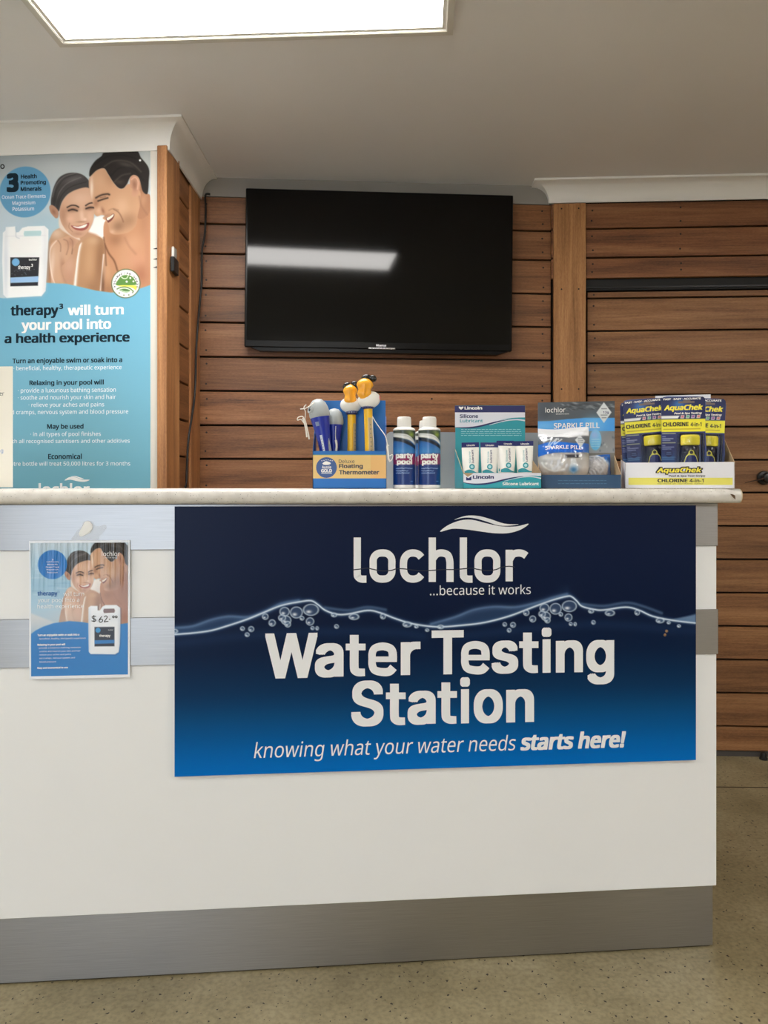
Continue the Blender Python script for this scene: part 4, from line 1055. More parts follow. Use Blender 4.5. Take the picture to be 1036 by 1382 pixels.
# ------------------------------------------------------------------ thermometers in their display box
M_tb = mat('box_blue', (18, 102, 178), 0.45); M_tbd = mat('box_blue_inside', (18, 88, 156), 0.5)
tbx = item('thermometer_display_box', 471.5, 1.80, label='blue and tan display box holding floating thermometers on the countertop', cat='display box')
wT = 0.0995 * 1.80; hF = tbx.px(471, 608.7).z; hB = tbx.px(480, 540.8, 0.078).z; hS = tbx.px(520, 562, 0.078).z
mb = MB(); carton(mb, wT, 0.078, hF, hS, hF, M_tb, M_tbd); mb.build('tray', tbx)
mb = MB(); mb.box(-wT / 2 + 0.010, wT / 2 - 0.002, 0.0745, 0.0764, 0.002, hB, M_tb); mb.build('back_card', tbx, label='tall blue back card')
mb = MB(); D = -0.0004
M_tan = mat('label_tan', (214, 182, 116), 0.45); M_tan2 = mat('label_tan_warm', (216, 172, 108), 0.45)
mb.drect(tbx, 422.2, 614.4, 500, 645.6, D, M_tan); mb.drect(tbx, 500, 614.4, 520.8, 645.6, D, M_tan2)
mb.drect(tbx, 422.2, 613.6, 520.8, 614.4, D - .0001, mat('label_green', (120, 160, 120), .5))
mb.dcirc(tbx, 440.4, 631, 14, D - .0002, mat('badge_blue', (54, 84, 140), .45)); 
mb.dpoly(tbx, [(435, 625.5), (438, 623), (441, 622.6), (445, 624), (446, 626), (442, 627.4), (437, 627.2)], D - .0004, M_wht, 3)
for k in range(6):
    x = 433.5 + k * 2.8; y = 621.5 - (1.1 if k in (2, 3) else .5 if k in (1, 4) else 0)
    mb.drect(tbx, x, y, x + 1.5, y + .7, D - .0004, M_wht)
mb.drect(tbx, 433.5, 638, 447.6, 638.9, D - .0004, M_wht)
mb.build('printed_label', tbx, label='tan band with a round blue badge')
mb = Lines('lettering'); M_tk = mat('label_ink', (58, 62, 76), .5)
mb.text(tbx, 'Deluxe', (457, 620, 478.2, 625), D - .0004, M_tk); mb.text(tbx, 'Floating', (457.3, 626, 489.4, 633.4), D - .0004, M_tk, bold=.025); mb.text(tbx, 'Thermometer', (457.3, 634.2, 511.5, 640.4), D - .0004, M_tk, bold=.025)
mb.text(tbx, 'Aussie', (434.2, 628.4, 446.8, 632.4), D - .0004, M_wht, bold=.015); mb.text(tbx, 'GOLD', (433.2, 633, 447.8, 637.4), D - .0004, M_wht, bold=.03)

M_navyp = mat('thermometer_navy', (20, 42, 150), 0.28, coat=.2); M_greyp = mat('thermometer_grey', (160, 166, 168), 0.42); M_scale = mat('scale_pale', (196, 204, 214), .35); M_tick = mat('scale_tick', (70, 80, 110), .5)
def blue_thermometer(px, depth, lean, ln, label, cord, window):
    th = item('floating_thermometer', px, depth, 0, lean, 0, 0.004, label=label, cat='thermometer', group='grey headed thermometers in the display box')
    s = ln / 0.212
    def rz(z): return float(np.interp(z / s, [0, .03, .07, .11, .14, .168], [.010, .012, .0132, .0155, .0188, .0232])) * s
    mb = MB(); mb.lathe([(rz(z * s), z * s) for z in (0, .02, .05, .08, .11, .125, .14, .155, .168)], M_navyp, seg=28); mb.build('body', th, smooth=50, label='dark blue tapering body')
    mb = MB(); mb.lathe([(r_ * s, z * s) for r_, z in ((.0232, .1682), (.0246, .172), (.0246, .178), (.0228, .190), (.0185, .202), (.011, .210), (.0006, .2125))], M_greyp, seg=28); mb.build('head', th, smooth=60, label='grey domed head')
    if window:
        mb = MB(); n = 12
        zz_ = [.03 + .095 * i / n for i in range(n + 1)]; a0 = math.radians(-104)
        for hw, mt_, e in ((.17, M_scale, .0006),):
            P = []
            for z in zz_:
                r_ = rz(z * s) + e
                for da in (-hw, hw): P.append((r_ * math.cos(a0 + da), r_ * math.sin(a0 + da), z * s))
            mb.add(P, [(2 * i, 2 * i + 1, 2 * i + 3, 2 * i + 2) for i in range(n)], mt_)
        for i in range(14):
            z = (.034 + i * .0062); r_ = rz(z * s) + .0009
            mb.add([(r_ * math.cos(a0 + da), r_ * math.sin(a0 + da), (z + dz) * s) for da, dz in ((-.10, 0), (.06, 0), (.06, .0012), (-.10, .0012))], [(0, 1, 2, 3)], M_tick)
        mb.build('scale_window', th, label='pale window with degree marks')
        mb = MB(); a0 = math.radians(-42); P = []
        zz_ = [.02 + .095 * i / n for i in range(n + 1)]
        for i, z in enumerate(zz_):
            r_ = rz(z * s) + .0008; hw = .28 * math.sin(math.pi * i / n) ** .6 + .02
            for da in (-hw, 0, hw): P.append(((r_ + (.001 if da == 0 else 0)) * math.cos(a0 + da), (r_ + (.001 if da == 0 else 0)) * math.sin(a0 + da), z * s))
        mb.add(P, [f for i in range(n) for f in ((3 * i, 3 * i + 1, 3 * i + 4, 3 * i + 3), (3 * i + 1, 3 * i + 2, 3 * i + 5, 3 * i + 4))], M_greyp); mb.build('side_grip', th, smooth=60, label='grey side grip')
        mb = MB(); a0 = math.radians(-112); P = []
        for z in (.147, .157):
            r_ = rz(z * s) + .0006
            for k in range(5): P.append((r_ * math.cos(a0 + .11 * (k - 2)), r_ * math.sin(a0 + .11 * (k - 2)), z * s))
        mb.add(P, [(k, k + 1, k + 6, k + 5) for k in range(4)], mat('patch_grey', (126, 140, 170), .4)); mb.build('maker_patch', th)
        # the eye through the head
        mb = MB(); e = Matrix.Translation((-.0178 * s, -.0150 * s, .1895 * s)) @ Matrix.Rotation(math.radians(-50), 4, 'Z') @ Matrix.Rotation(math.radians(64), 4, 'X')
        mb.lathe([(.0085 * s, -.004), (.0085 * s, .0022), (.0062 * s, .0024), (.0058 * s, -.0035)], M_greyp, e, 20, 1.0, 1.25)
        mb.lathe([(.006 * s, -.003), (.006 * s, -.0005)], mat('eye_dark', (34, 38, 44), .6), e, 20, 1.0, 1.25)
        mb.build('cord_eye', th, smooth=40, label='dark eye for the cord')
    mb = MB()
    for P, r_ in cord: mb.tube(crom([th.px(x, y, dv) for x, y, dv in P], 5, False), r_, M_cord, 6)
    mb.build('cord', th, smooth=70, label='knotted white cord')
    return th
blue_thermometer(448.3, 1.819, math.radians(-10.0), 0.219, 'taller grey headed blue thermometer leaning out of the display box with dangling cord',
    [([(424, 543, -.024), (419, 547, -.028), (412, 551, -.03), (405, 552, -.03)], .0012), ([(413, 546, -.031), (410, 550, -.03), (412, 556, -.03), (411, 566, -.03), (408, 562, -.03), (402, 563.5, -.03), (401.5, 567, -.03), (406, 566, -.03), (410, 571, -.03)], .0012),
     ([(408.5, 564, -.032), (411, 572, -.032), (413, 582, -.032), (414, 590, -.032)], .0019), ([(411, 565, -.03), (413.5, 575, -.03), (416, 586, -.03), (417, 593, -.03)], .0018)], True)
blue_thermometer(450.2, 1.850, math.radians(0.6), 0.196, 'shorter grey headed blue thermometer behind the leaning one',
    [([(453, 575, -.026), (452.5, 588, -.026), (453.5, 598, -.026)], .0011), ([(453, 594, -.027), (454, 602, -.027), (453, 611, -.027)], .003)], False)

M_yel = mat('duck_yellow', (240, 186, 40), 0.35, coat=.2); M_org = mat('duck_bill_orange', (242, 164, 34), 0.3, coat=.4); M_dw = mat('duck_white', (238, 234, 228), 0.3, coat=.3); M_coll = mat('collar_navy', (30, 38, 92), 0.35); M_shade = mat('sunglasses_black', (14, 14, 15), 0.15, coat=.4)
M_win = mat('tube_window', (196, 176, 134), 0.25, coat=.4)
def duck_thermometer(px, depth, lean, zc, body, bill, shades, label, wside, spot):
    """ZC: height of the collar; the other shapes come as (dx, dy, dz, size) about the collar"""
    th = item('duck_thermometer', px, depth, 0, lean, 0, 0.004, label=label, cat='thermometer', group='yellow duck thermometers in the display box')
    r = .0106
    mb = MB(); mb.lathe([(r, 0), (r, zc)], M_yel, seg=26); mb.build('tube', th, smooth=50, label='yellow tube')
    mb = MB(); P = []; n = 10; a0 = math.radians(wside)
    for z in (.03, zc - .022):
        for k in range(n + 1): P.append(((r + .0005) * math.cos(a0 + .62 * (k / n * 2 - 1)), (r + .0005) * math.sin(a0 + .62 * (k / n * 2 - 1)), z))
    mb.add(P, [(k, k + 1, k + n + 2, k + n + 1) for k in range(n)], M_win)
    for i in range(12):
        z = .036 + i * (zc - .066) / 12; a1 = a0 - .1; mb.add([((r + .0008) * math.cos(a1 + da), (r + .0008) * math.sin(a1 + da), z + dz) for da, dz in ((-.12, 0), (.12, 0), (.12, .002), (-.12, .002))], [(0, 1, 2, 3)], M_tick)
    mb.build('scale_window', th, smooth=60, label='pale window with degree marks')
    mb = MB(); mb.lathe([(.0125, zc), (.0148, zc + .002), (.0148, zc + .011), (.013, zc + .013)], M_coll, seg=26)
    for k in range(5):
        a = math.radians(-140 + 25 * k); mb.box(-.0022, .0022, -.0006, .0004, -.003, .003, mat('collar_grey', (120, 128, 160), .4), M=Matrix.Translation((.015 * math.cos(a), .015 * math.sin(a), zc + .0065)) @ Matrix.Rotation(a + math.pi / 2, 4, 'Z'))
    mb.build('collar', th, smooth=50, label='navy collar')
    bx_, bz_, rx_, rz_, ang = body
    mb = MB(); mb.ball((bx_, 0, zc + bz_), (rx_, rx_ * .86, rz_), M_dw, Matrix.Rotation(math.radians(ang), 4, 'Y'), 28, 18)
    if spot: mb.ball((bx_ + rx_ * .93, -.004, zc + bz_ + .003), (.002, .005, .006), mat('duck_red', (176, 40, 44), .4))
    mb.build('duck_body', th, smooth=70, label='round white duck body')
    cx_, cz_, w_, h_, ang = bill
    M_ = Matrix.Translation((cx_, -rx_ * .62, zc + cz_)) @ Matrix.Rotation(math.radians(ang), 4, 'Y') @ Matrix.Rotation(math.radians(-8), 4, 'X')
    pr = [(.02, 0), (.42, .04), (.72, .13), (.86, .25), (.82, .36), (.74, .46), (.86, .56), (1.0, .66), (.95, .76), (.74, .86), (.44, .94), (.22, .98), (.02, 1.0)]
    mb = MB(); mb.lathe([(r_ * w_, z * h_) for r_, z in pr], M_org, M_, 26, 1.0, .62)
    mb.tube([M_ @ Vector((0, -w_ * .50, h_ * .16)), M_ @ Vector((0, -w_ * .56, h_ * .3)), M_ @ Vector((0, -w_ * .55, h_ * .5)), M_ @ Vector((0, -w_ * .60, h_ * .72))], [w_ * .05, w_ * .12, w_ * .10, w_ * .05], M_org, 8)
    mb.build('bill', th, smooth=70, label='glossy orange bill')
    mb = MB()
    for x_, z_, w2, h2, a_ in shades: mb.ball((x_, -rx_ * .30, zc + z_), (w2, .006, h2), M_shade, Matrix.Rotation(math.radians(a_), 4, 'Y'), 18, 10)
    mb.tube([(shades[0][0], -rx_ * .36, zc + shades[0][1]), (shades[1][0], -rx_ * .36, zc + shades[1][1])], .0022, M_shade, 8)
    mb.build('sunglasses', th, smooth=60, label='black sunglasses')
    return th
k = 1.845 / 1000
dk1 = duck_thermometer(474, 1.850, math.radians(0.3), (660 - 560.5) * 1.85e-3 - .004, (-.0025, .0245, .0268, .0205, 0), (-.003, .0215, .0178, .0545, -1), ((-.0125, .0715, .0105, .0082, -30), (.0080, .0750, .0105, .0080, 22)), 'yellow duck thermometer with its bill lower, beside the blue thermometers', -32, False)
dk2 = duck_thermometer(499.5, 1.820, math.radians(-1.6), (660 - 552.5) * 1.82e-3 - .004, (.003, .0225, .0282, .0215, -8), (-.009, .0215, .0205, .0545, 5), ((-.0030, .0765, .0115, .0075, -8), (.0145, .0735, .0095, .0080, 40)), 'taller yellow duck thermometer beside the box edge with a trailing white cord', -58, True)
mb = MB()
mb.tube(crom([dk2.px(x, y, dv) for x, y, dv in ((502.5, 562, -.014), (507, 570, -.02), (514, 580, -.03), (520, 589, -.046), (522.6, 600, -.046))], 5, False), .0011, M_cord, 6)
mb.tube(crom([dk2.px(x, y, dv) for x, y, dv in ((502.5, 562, -.014), (503, 580, -.015), (504, 596, -.014), (504.5, 609, -.0145))], 5, False), .0009, M_cord, 6)
mb.tube(crom([dk2.px(x, y, -.046) for x, y in ((522.6, 600), (523.5, 610), (524, 618), (525.5, 622))], 5, False), .0022, M_cord, 6)
mb.tube(crom([dk2.px(x, y, -.047) for x, y in ((525, 601), (522, 602), (522.5, 607), (524.5, 615), (529, 613.5), (530, 616), (528, 621), (525, 623))], 5, False), .0011, M_cord, 6)
mb.build('cord', dk2.o, smooth=70, label='knotted white cord')

# ------------------------------------------------------------------ low grey panel behind the bottles
gp = Thing('grey_screen', F_c @ Matrix.Translation((0, 0.345, ZT + .0003)), 'low flat grey panel standing behind the bottles on the countertop', 'panel')
g0, g1, gz = gp.px(521.8, 620).x, gp.px(742, 620).x, gp.px(560, 583).z
mb = MB(); o = [(g0, 0), (g1, 0), (g1, gz)] + [(g0 + .012 + .012 * math.cos(a), gz - .012 + .012 * math.sin(a)) for a in [math.pi / 2 + math.pi / 2 * i / 6 for i in range(7)]]
mb.prism(o, 0, .014, mat('panel_grey', (150, 156, 162), .4)); mb.build('face', gp)
mb = MB(); mb.box(g0 + .02, g1 - .02, .0145, .07, 0, .008, mat('panel_foot', (110, 114, 118), .5)); mb.build('foot', gp)

# ------------------------------------------------------------------ bottles
M_lab = print_mat('bottle_print', .28, coat=.3)
def bottle(name, px, depth, label):
    th = item(name, px, depth, label=label, cat='bottle', group='navy and white pool bottles')
    r = .0274; k = 1.83e-3
    z = lambda py: (659.6 - py) * k
    mb = MB(); mb.lathe([(r - .002, 0), (r, .002), (r, z(654.7)), (r - .0004, z(654.6)), (r - .0004, z(581.6)), (r, z(581.4)), (r, z(580)), (r - .003, z(578.4)), (.019, z(577.2)), (.0172, z(576.5))], M_wht, seg=40); mb.build('bottle_body', th, smooth=35)
    mb = MB(); pr = [(.0165, z(577)), (.0170, z(576.6)), (.0168, z(565)), (.0162, z(563.6)), (.0145, z(563))]; mb.lathe(pr, M_wht, seg=40)
    for q in range(40):
        a = 2 * math.pi * q / 40; mb.box(-.0005, .0005, -.0004, .0004, z(575.6), z(566), M_wht, M=Matrix.Translation((.0169 * math.cos(a), .0169 * math.sin(a), 0)) @ Matrix.Rotation(a, 4, 'Z'))
    mb.build('cap', th, smooth=40, label='white ribbed cap')
    nx, ny = 110, 130
    T_, V_ = np.meshgrid(np.linspace(-1.95, 1.95, nx), np.linspace(325, 1085, ny)); T_ = T_.ravel(); V_ = V_.ravel()
    pt = Paint(T_ * 155, V_)
    pt.vgrad([(325, (44, 54, 46)), (430, (60, 70, 66)), (500, (40, 96, 166)), (620, (62, 128, 190)), (700, (44, 92, 160)), (800, (20, 48, 108)), (1085, (18, 50, 112))])
    pt.blob(110, 385, 48, 38, (140, 164, 62), 1); pt.blob(70, 350, 60, 16, (110, 130, 80), .7); pt.blob(-110, 350, 60, 16, (70, 84, 74), .8)
    pt.poly([(-330, 350), (-160, 366), (-60, 372), (30, 384), (100, 420), (180, 478), (320, 540), (320, 575), (170, 520), (80, 470), (0, 446), (-100, 425), (-330, 405)], (214, 216, 214), 12)
    pt.line([(-160, 385), (-60, 392), (40, 410), (170, 480)], 7, (170, 176, 178), .7)
    pt.poly([(-330, 408), (-160, 424), (-80, 436), (0, 460), (80, 490), (170, 535), (320, 590), (320, 630), (160, 575), (60, 530), (-40, 490), (-160, 466), (-330, 440)], (24, 34, 50), 14)
    pt.poly([(-330, 690), (-150, 665), (150, 650), (330, 660), (330, 802), (-330, 802)], (146, 44, 88), 20, False, .92)
    pt.poly([(-140, 798), (90, 797), (88, 804), (-140, 804)], (220, 222, 228), 4, False, .8)
    rr = random.Random(5)
    for y_, x1_ in ((855, 112), (890, 50), (920, 70)):
        x_ = -132
        while x_ < x1_:
            w_ = rr.uniform(6, 16); pt.line([(x_, y_ + rr.uniform(-4, 4)), (x_ + w_, y_ + rr.uniform(-4, 4))], 6, (176, 196, 226), .7, False); x_ += w_ + 7
    pt.line([(95, 1035), (130, 1035)], 6, (150, 176, 214), .7, False)
    zz_ = np.interp(V_, [325, 1085], [z(581.5), z(654.6)])
    mb = MB(); mb.grid(np.stack([r * np.sin(T_), -r * np.cos(T_), zz_], -1), pt.C, nx, ny, M_lab); mb.build('label_wrap', th, smooth=60, label='navy label with white and black sweeps')
    rw = r + .0004
    def box(a): # zoom coordinates about the bottle's centre line to pixels of a bottle standing at its own place
        x0, y0, x1, y1 = a; sc = 1.83 / depth
        return (px + x0 / 10.36 * sc, HOR + (550 + y0 / 10.36 - HOR) * sc, px + x1 / 10.36 * sc, HOR + (550 + y1 / 10.36 - HOR) * sc)
    wf = lambda p: Vector(((rw - p.y - r - .0) * math.sin(p.x / r), -(rw - p.y - r) * math.cos(p.x / r), p.z))
    mb = Lines('lettering')
    mb.text(th, 'party', box((-132, 638, 140, 730)), -r, M_wht, bold=.045, warp=wf); mb.text(th, 'pool', box((-110, 722, 122, 812)), -r, M_wht, bold=.045, warp=wf)
    return th
bottle('pool_bottle', 545.2, 1.83, 'navy pool additive bottle nearest the thermometer display box')
bottle('pool_bottle', 579.2, 1.83, 'navy pool additive bottle nearest the teal lubricant box')
bottle('pool_bottle', 574.5, 1.935, 'pool additive bottle half hidden behind the pair')

# ------------------------------------------------------------------ silicone lubricant tubes in a teal box
M_teal = mat('box_teal', (42, 150, 164), .45); M_teald = mat('box_teal_dark', (32, 112, 128), .5); M_boxnavy = mat('box_navy', (34, 38, 92), .45); M_pale = mat('box_pale', (214, 216, 226), .45); M_swoosh = mat('swoosh_light', (168, 214, 222), .45)
lb = item('lubricant_display_box', 677.5, 1.78, label='teal and white display box holding small white lubricant tubes', cat='display box')
wL = .1885; dL = .205; zf = lb.px(677, 638.2).z
mb = MB(); carton(mb, wL, dL, zf, .105, .105, M_teal, M_card); mb.build('tray', lb)
hb = lb.px(660, 547.5, dL).z
mb = MB(); mb.box(-wL / 2 + .001, wL / 2 - .001, dL - .0035, dL - .0016, .003, hb, M_teal); mb.build('back_card', lb, label='tall teal back card')
dv = dL - .0038
def zl(P): return [(605 + x / 7.97, 540 + y / 7.97) for x, y in P]
mb = MB()
mb.dpoly(lb, zl([(67, 60), (822, 60), (822, 132), (67, 132)]), dv, M_boxnavy)
top_ = [(70, 132), (822, 132), (822, 190)]; wv_ = [(822, 190), (720, 192), (640, 205), (540, 230), (440, 262), (340, 285), (240, 296), (150, 297), (70, 294)]
mb.dpoly(lb, zl([(70, 132), (822, 132)] + wv_), dv, M_pale)
mb.stroke(lb, zl([(70, 294), (150, 297), (240, 295), (340, 280), (440, 254), (540, 228), (640, 212)]), lambda t: (3 + 14 * math.sin(math.pi * t)) / 7.97, dv - .0003, M_boxnavy)
mb.stroke(lb, zl([(440, 268), (540, 240), (640, 218), (740, 210), (822, 220)]), lambda t: (4 + 12 * t) / 7.97, dv - .0003, M_pale)
mb.stroke(lb, zl([(540, 222), (640, 200), (740, 192), (822, 192)]), lambda t: (2 + 10 * t) / 7.97, dv - .0005, M_teal)
rr = random.Random(8)
for y_ in (315, 337, 358, 379):
    x_ = 135
    while x_ < 780:
        w_ = rr.uniform(18, 60); mb.drect(lb, *zl([(x_, y_ - 2.5)])[0], *zl([(min(785, x_ + w_), y_ + 2.5)])[0], dv - .0003, M_swoosh); x_ += w_ + rr.uniform(5, 12)
mb.dpoly(lb, zl([(112, 68), (135, 74), (160, 68), (160, 84), (136, 104), (112, 86)]), dv - .0003, M_wht)
mb.build('card_print', lb, label='navy, white and teal print with a wave')
mb = Lines('lettering')
mb.text(lb, 'Lincoln', (*zl([(172, 68)])[0], *zl([(362, 101)])[0]), dv - .0004, M_wht, bold=.035); mb.text(lb, 'Silicone', (*zl([(122, 152)])[0], *zl([(318, 192)])[0]), dv - .0004, M_boxnavy, bold=.024); mb.text(lb, 'Lubricant', (*zl([(124, 203)])[0], *zl([(370, 240)])[0]), dv - .0004, M_teal, bold=.014)
mb = MB(); D = -.0004
fp = [(160, 782), (996, 782), (996, 815)]; fw_ = [(996, 815), (900, 812), (800, 820), (700, 838), (600, 862), (500, 888), (400, 905), (300, 908), (220, 900), (160, 885)]
mb.dpoly(lb, zl([(160, 784), (996, 784)] + fw_), D, M_pale)
mb.stroke(lb, zl([(160, 885), (220, 898), (300, 905), (400, 900), (500, 882), (600, 856), (700, 834), (800, 820)]), lambda t: (4 + 14 * math.sin(math.pi * t)) / 7.97, D - .0003, M_boxnavy)
mb.stroke(lb, zl([(600, 872), (700, 846), (800, 828), (900, 824), (996, 842)]), lambda t: (3 + 10 * t) / 7.97, D - .0003, M_pale)
mb.dpoly(lb, zl([(190, 826), (215, 840), (246, 820), (246, 862), (190, 864)]), D - .0003, M_boxnavy)
mb.dpoly(lb, zl([(156, 783), (272, 786), (206, 826)]), D - .0004, M_card)
mb.build('front_print', lb, label='white front strip with a navy wave and torn corner')
mb = Lines('lettering'); mb.text(lb, 'Lincoln', (*zl([(262, 808)])[0], *zl([(488, 846)])[0]), D - .0004, M_boxnavy, bold=.035); mb.text(lb, 'Silicone Lubricant', (*zl([(580, 882)])[0], *zl([(972, 916)])[0]), D - .0004, M_wht, bold=.02)
# one tube, then copies
M_tw = mat('tube_white', (236, 235, 231), .3, coat=.2); M_tn = mat('tube_navy', (30, 38, 104), .35)
def copy_tree(th, M, label):
    r = th.o.copy(); COL.objects.link(r); r.matrix_world = M; r['label'] = label
    for ch in [q for q in COL.objects if q.parent == th.o]:
        c = ch.copy(); COL.objects.link(c); c.parent = r
        for g in [q for q in COL.objects if q.parent == ch]:
            d = g.copy(); COL.objects.link(d); d.parent = c
    return r
def lube_tube(M, label):
    th = Thing('lubricant_tube', M, label, 'tube', 'white tubes in the teal box')
    hT = .1105; lv = [(.0, .0125, .0125), (.004, .0145, .0140), (.02, .0165, .0140), (.045, .0185, .0118), (.07, .0200, .0075), (.09, .0208, .0032), (.0985, .0212, .0012)]
    n = 24; vs = []; fs = []
    for z, w, t_ in lv:
        for q in range(n):
            a = 2 * math.pi * q / n; vs.append((w * math.cos(a), t_ * math.sin(a), z))
    for i in range(len(lv) - 1):
        for q in range(n): fs.append((i * n + q, i * n + (q + 1) % n, (i + 1) * n + (q + 1) % n, (i + 1) * n + q))
    fs += [tuple(range(n))[::-1], tuple((len(lv) - 1) * n + q for q in range(n))]
    mb = MB(); mb.add(vs, fs, M_tw); mb.build('tube_body', th, smooth=50, label='white tapering tube')
    mb = MB(); mb.box(-.0214, .0214, -.0012, .0012, .0984, hT, M_tn, bev=.0006); mb.build('crimp', th, label='flat navy crimp')
    def surf(x, z): # front surface of the tube
        w = float(np.interp(z, [q[0] for q in lv], [q[1] for q in lv])); t_ = float(np.interp(z, [q[0] for q in lv], [q[2] for q in lv]))
        return -t_ * math.sqrt(max(0, 1 - (x / w) ** 2)) - .0005
    mb = MB(); n = 14
    P = [(-.0165 + .033 * i / n, surf(-.0165 + .033 * i / n, z_(i)), z_(i)) for z_ in (lambda i: .034, lambda i: .0405 + .004 * math.sin(i * .35)) for i in range(n + 1)]
    mb.add(P, [(i, i + 1, i + n + 2, i + n + 1) for i in range(n)], M_teal)
    cc = (.001, .051); R_ = .0068
    ring = [(cc[0] + R_ * math.cos(a), cc[1] + R_ * math.sin(a)) for a in [2 * math.pi * q / 22 for q in range(22)]]
    mb.add([(x, surf(x, z), z) for x, z in ring], [tuple(range(22))], M_teal)
    ring = [(cc[0] + .0038 * math.cos(a), cc[1] + .0038 * math.sin(a)) for a in [2 * math.pi * q / 18 for q in range(18)]]
    mb.add([(x, surf(x, z) - .0003, z) for x, z in ring], [tuple(range(18))], M_swoosh)
    mb.build('tube_print', th, label='teal disc and teal base band')
    for body_, x0_, x1_, z0_, z1_, mt_, bo in (('Silicone', -.0055, -.001, .060, .088, M_teal, .0), ('Lubricant', .001, .0062, .060, .0925, M_boxnavy, .015)):
        v, f = glyphs(body_, bo, 0, 2); mb = MB()
        P = []
        for q in v:
            x = x0_ + (x1_ - x0_) * (1 - q[1]); z = z0_ + (z1_ - z0_) * q[0]; P.append((x, surf(x, z) - q[2], z))
        mb.add(P, f, mt_); mb.build('lettering', th)
    v, f = glyphs('Lincoln', .03, 0, 2); mb = MB(); mb.add([(-.009 + .02 * q[0], -.0016 - q[2], .1015 + .0042 * q[1]) for q in v], f, M_wht)
    mb.build('lettering', th)
    return th
tx = [-.0712, -.0283, .0150, .0592]; names = ['leftmost white lubricant tube at the torn corner of the teal box', 'second white lubricant tube from the torn corner of the teal box', 'third white lubricant tube from the torn corner of the teal box', 'white lubricant tube nearest the sparkle pill box']
t0 = None
for i in range(4):
    M_ = lb.M @ Matrix.Translation((tx[i], .024 + .002 * (i % 2), .0022 + (.0035 if i > 1 else 0))) @ Matrix.Rotation(math.radians((3, -4, 5, -3)[i]), 4, 'Z') @ Matrix.Rotation(math.radians((-1.5, .5, .8, -.5)[i]), 4, 'Y')
    if t0 is None: t0 = lube_tube(M_, names[0])
    else: copy_tree(t0, M_, names[i])
for i, (x, lab) in enumerate(((-.0700, 'lubricant tube hidden behind the leftmost tube, navy crimp showing'), (.0165, 'lubricant tube hidden behind the third tube, navy crimp showing'))):
    copy_tree(t0, lb.M @ Matrix.Translation((x, .060, (.0022, .0085)[i])), lab)

# ------------------------------------------------------------------ sparkle pill box and sachets
yawS = math.radians(-11)
def zs(x, y): return (715 + x / 7.97, 535 + y / 7.97)
fr_y = 1.80; frX = (838 - CX) / F * fr_y
sbx = Thing('sparkle_pill_display_box', frame((frX - .0985 * math.cos(yawS), fr_y - .0985 * math.sin(yawS), ZT + .0003), yawS), 'dark blue grey display box of sparkle pill sachets, angled on the countertop', 'display box')
wS, dS = .197, .14; hf = .034
M_sb = mat('sparkle_navy', (30, 66, 100), .45)
mb = MB(); carton(mb, wS, dS, hf, .088, .09, M_sb, M_card); mb.build('tray', sbx)
hbS = sbx.px(780, 542.5, dS).z
mb = MB(); mb.box(-wS / 2 + .0005, wS / 2 - .0005, dS - .0065, dS - .0018, .002, hbS, mat('sparkle_card_edge', (120, 118, 112), .6)); mb.build('back_card', sbx, label='tall grey back card')
dv = dS - .0068
gx0, gx1 = -wS / 2 + .0005, wS / 2 - .0005
nx, ny = 150, 100
lo_z = sbx.px(780, 611.5, dv).z
X, Z = np.meshgrid(np.linspace(gx0, gx1, nx), np.linspace(hbS, lo_z, ny)); X = X.ravel(); Z = Z.ravel()
pt = Paint(np.interp(X, [gx0, gx1], [70, 935]), np.interp(Z, [lo_z, hbS], [610, 60]))
pt.vgrad([(60, (58, 64, 70)), (130, (70, 76, 82)), (240, (66, 72, 78)), (330, (110, 114, 118)), (480, (132, 134, 136)), (610, (150, 152, 154))])
rr = random.Random(12)
for _ in range(60): pt.blob(rr.uniform(350, 935), rr.uniform(70, 150), rr.uniform(10, 44), rr.uniform(3, 9), (28, 32, 36) if rr.random() < .55 else (150, 156, 160), .6, rr.uniform(-10, 25))
for _ in range(16): pt.blob(rr.uniform(640, 930), rr.uniform(380, 600), rr.uniform(6, 14), rr.uniform(6, 18), (70, 84, 98) if rr.random() < .5 else (190, 192, 194), .6)
pt.blob(150, 160, 90, 90, (36, 44, 54), .7)
pt.poly([(40, 262), (200, 262), (400, 245), (600, 234), (960, 240), (960, 380), (640, 376), (300, 390), (40, 372)], (60, 146, 218), 8, False)
pt.blob(160, 320, 160, 50, (110, 184, 232), .6); pt.blob(700, 310, 120, 90, (120, 190, 236), .7)
pt.poly([(815, 72), (900, 180), (815, 292), (732, 180)], (206, 210, 212), 6, False)
pt.disc(722, 470, 66, (110, 186, 226), 8, 110); pt.blob(710, 420, 50, 50, (170, 176, 226), .6); pt.blob(715, 540, 40, 40, (84, 170, 216), .7)
for y_ in (465, 490, 515, 540): pt.line([(680, y_), (765, y_)], 5, (176, 214, 234), .7, False)
for y_, a_, b_ in ((140, 790, 845), (208, 785, 850), (236, 795, 840)): pt.line([(a_, y_), (b_, y_)], 5, (90, 94, 98), .8, False)
mb = MB(); mb.grid(np.stack([X, np.full_like(X, dv), Z], -1), pt.C, nx, ny, print_mat('sparkle_print', .3, coat=.3)); mb.build('card_print', sbx, label='grey print with a blue band, diamond and pill')
mb = Lines('lettering')
mb.text(sbx, 'lochlor', (*zs(166, 118), *zs(380, 172)), dv - .0004, M_wht, bold=.0); mb.text(sbx, 'because it works', (*zs(280, 180), *zs(420, 194)), dv - .0004, M_wht)
mb.text(sbx, 'SPARKLE PILL', (*zs(255, 284), *zs(748, 344)), dv - .0004, M_wht, bold=.014); mb.text(sbx, '12g', (*zs(786, 158), *zs(846, 192)), dv - .0004, M_boxnavy, bold=.02)
mb = MB(); rr = random.Random(2)
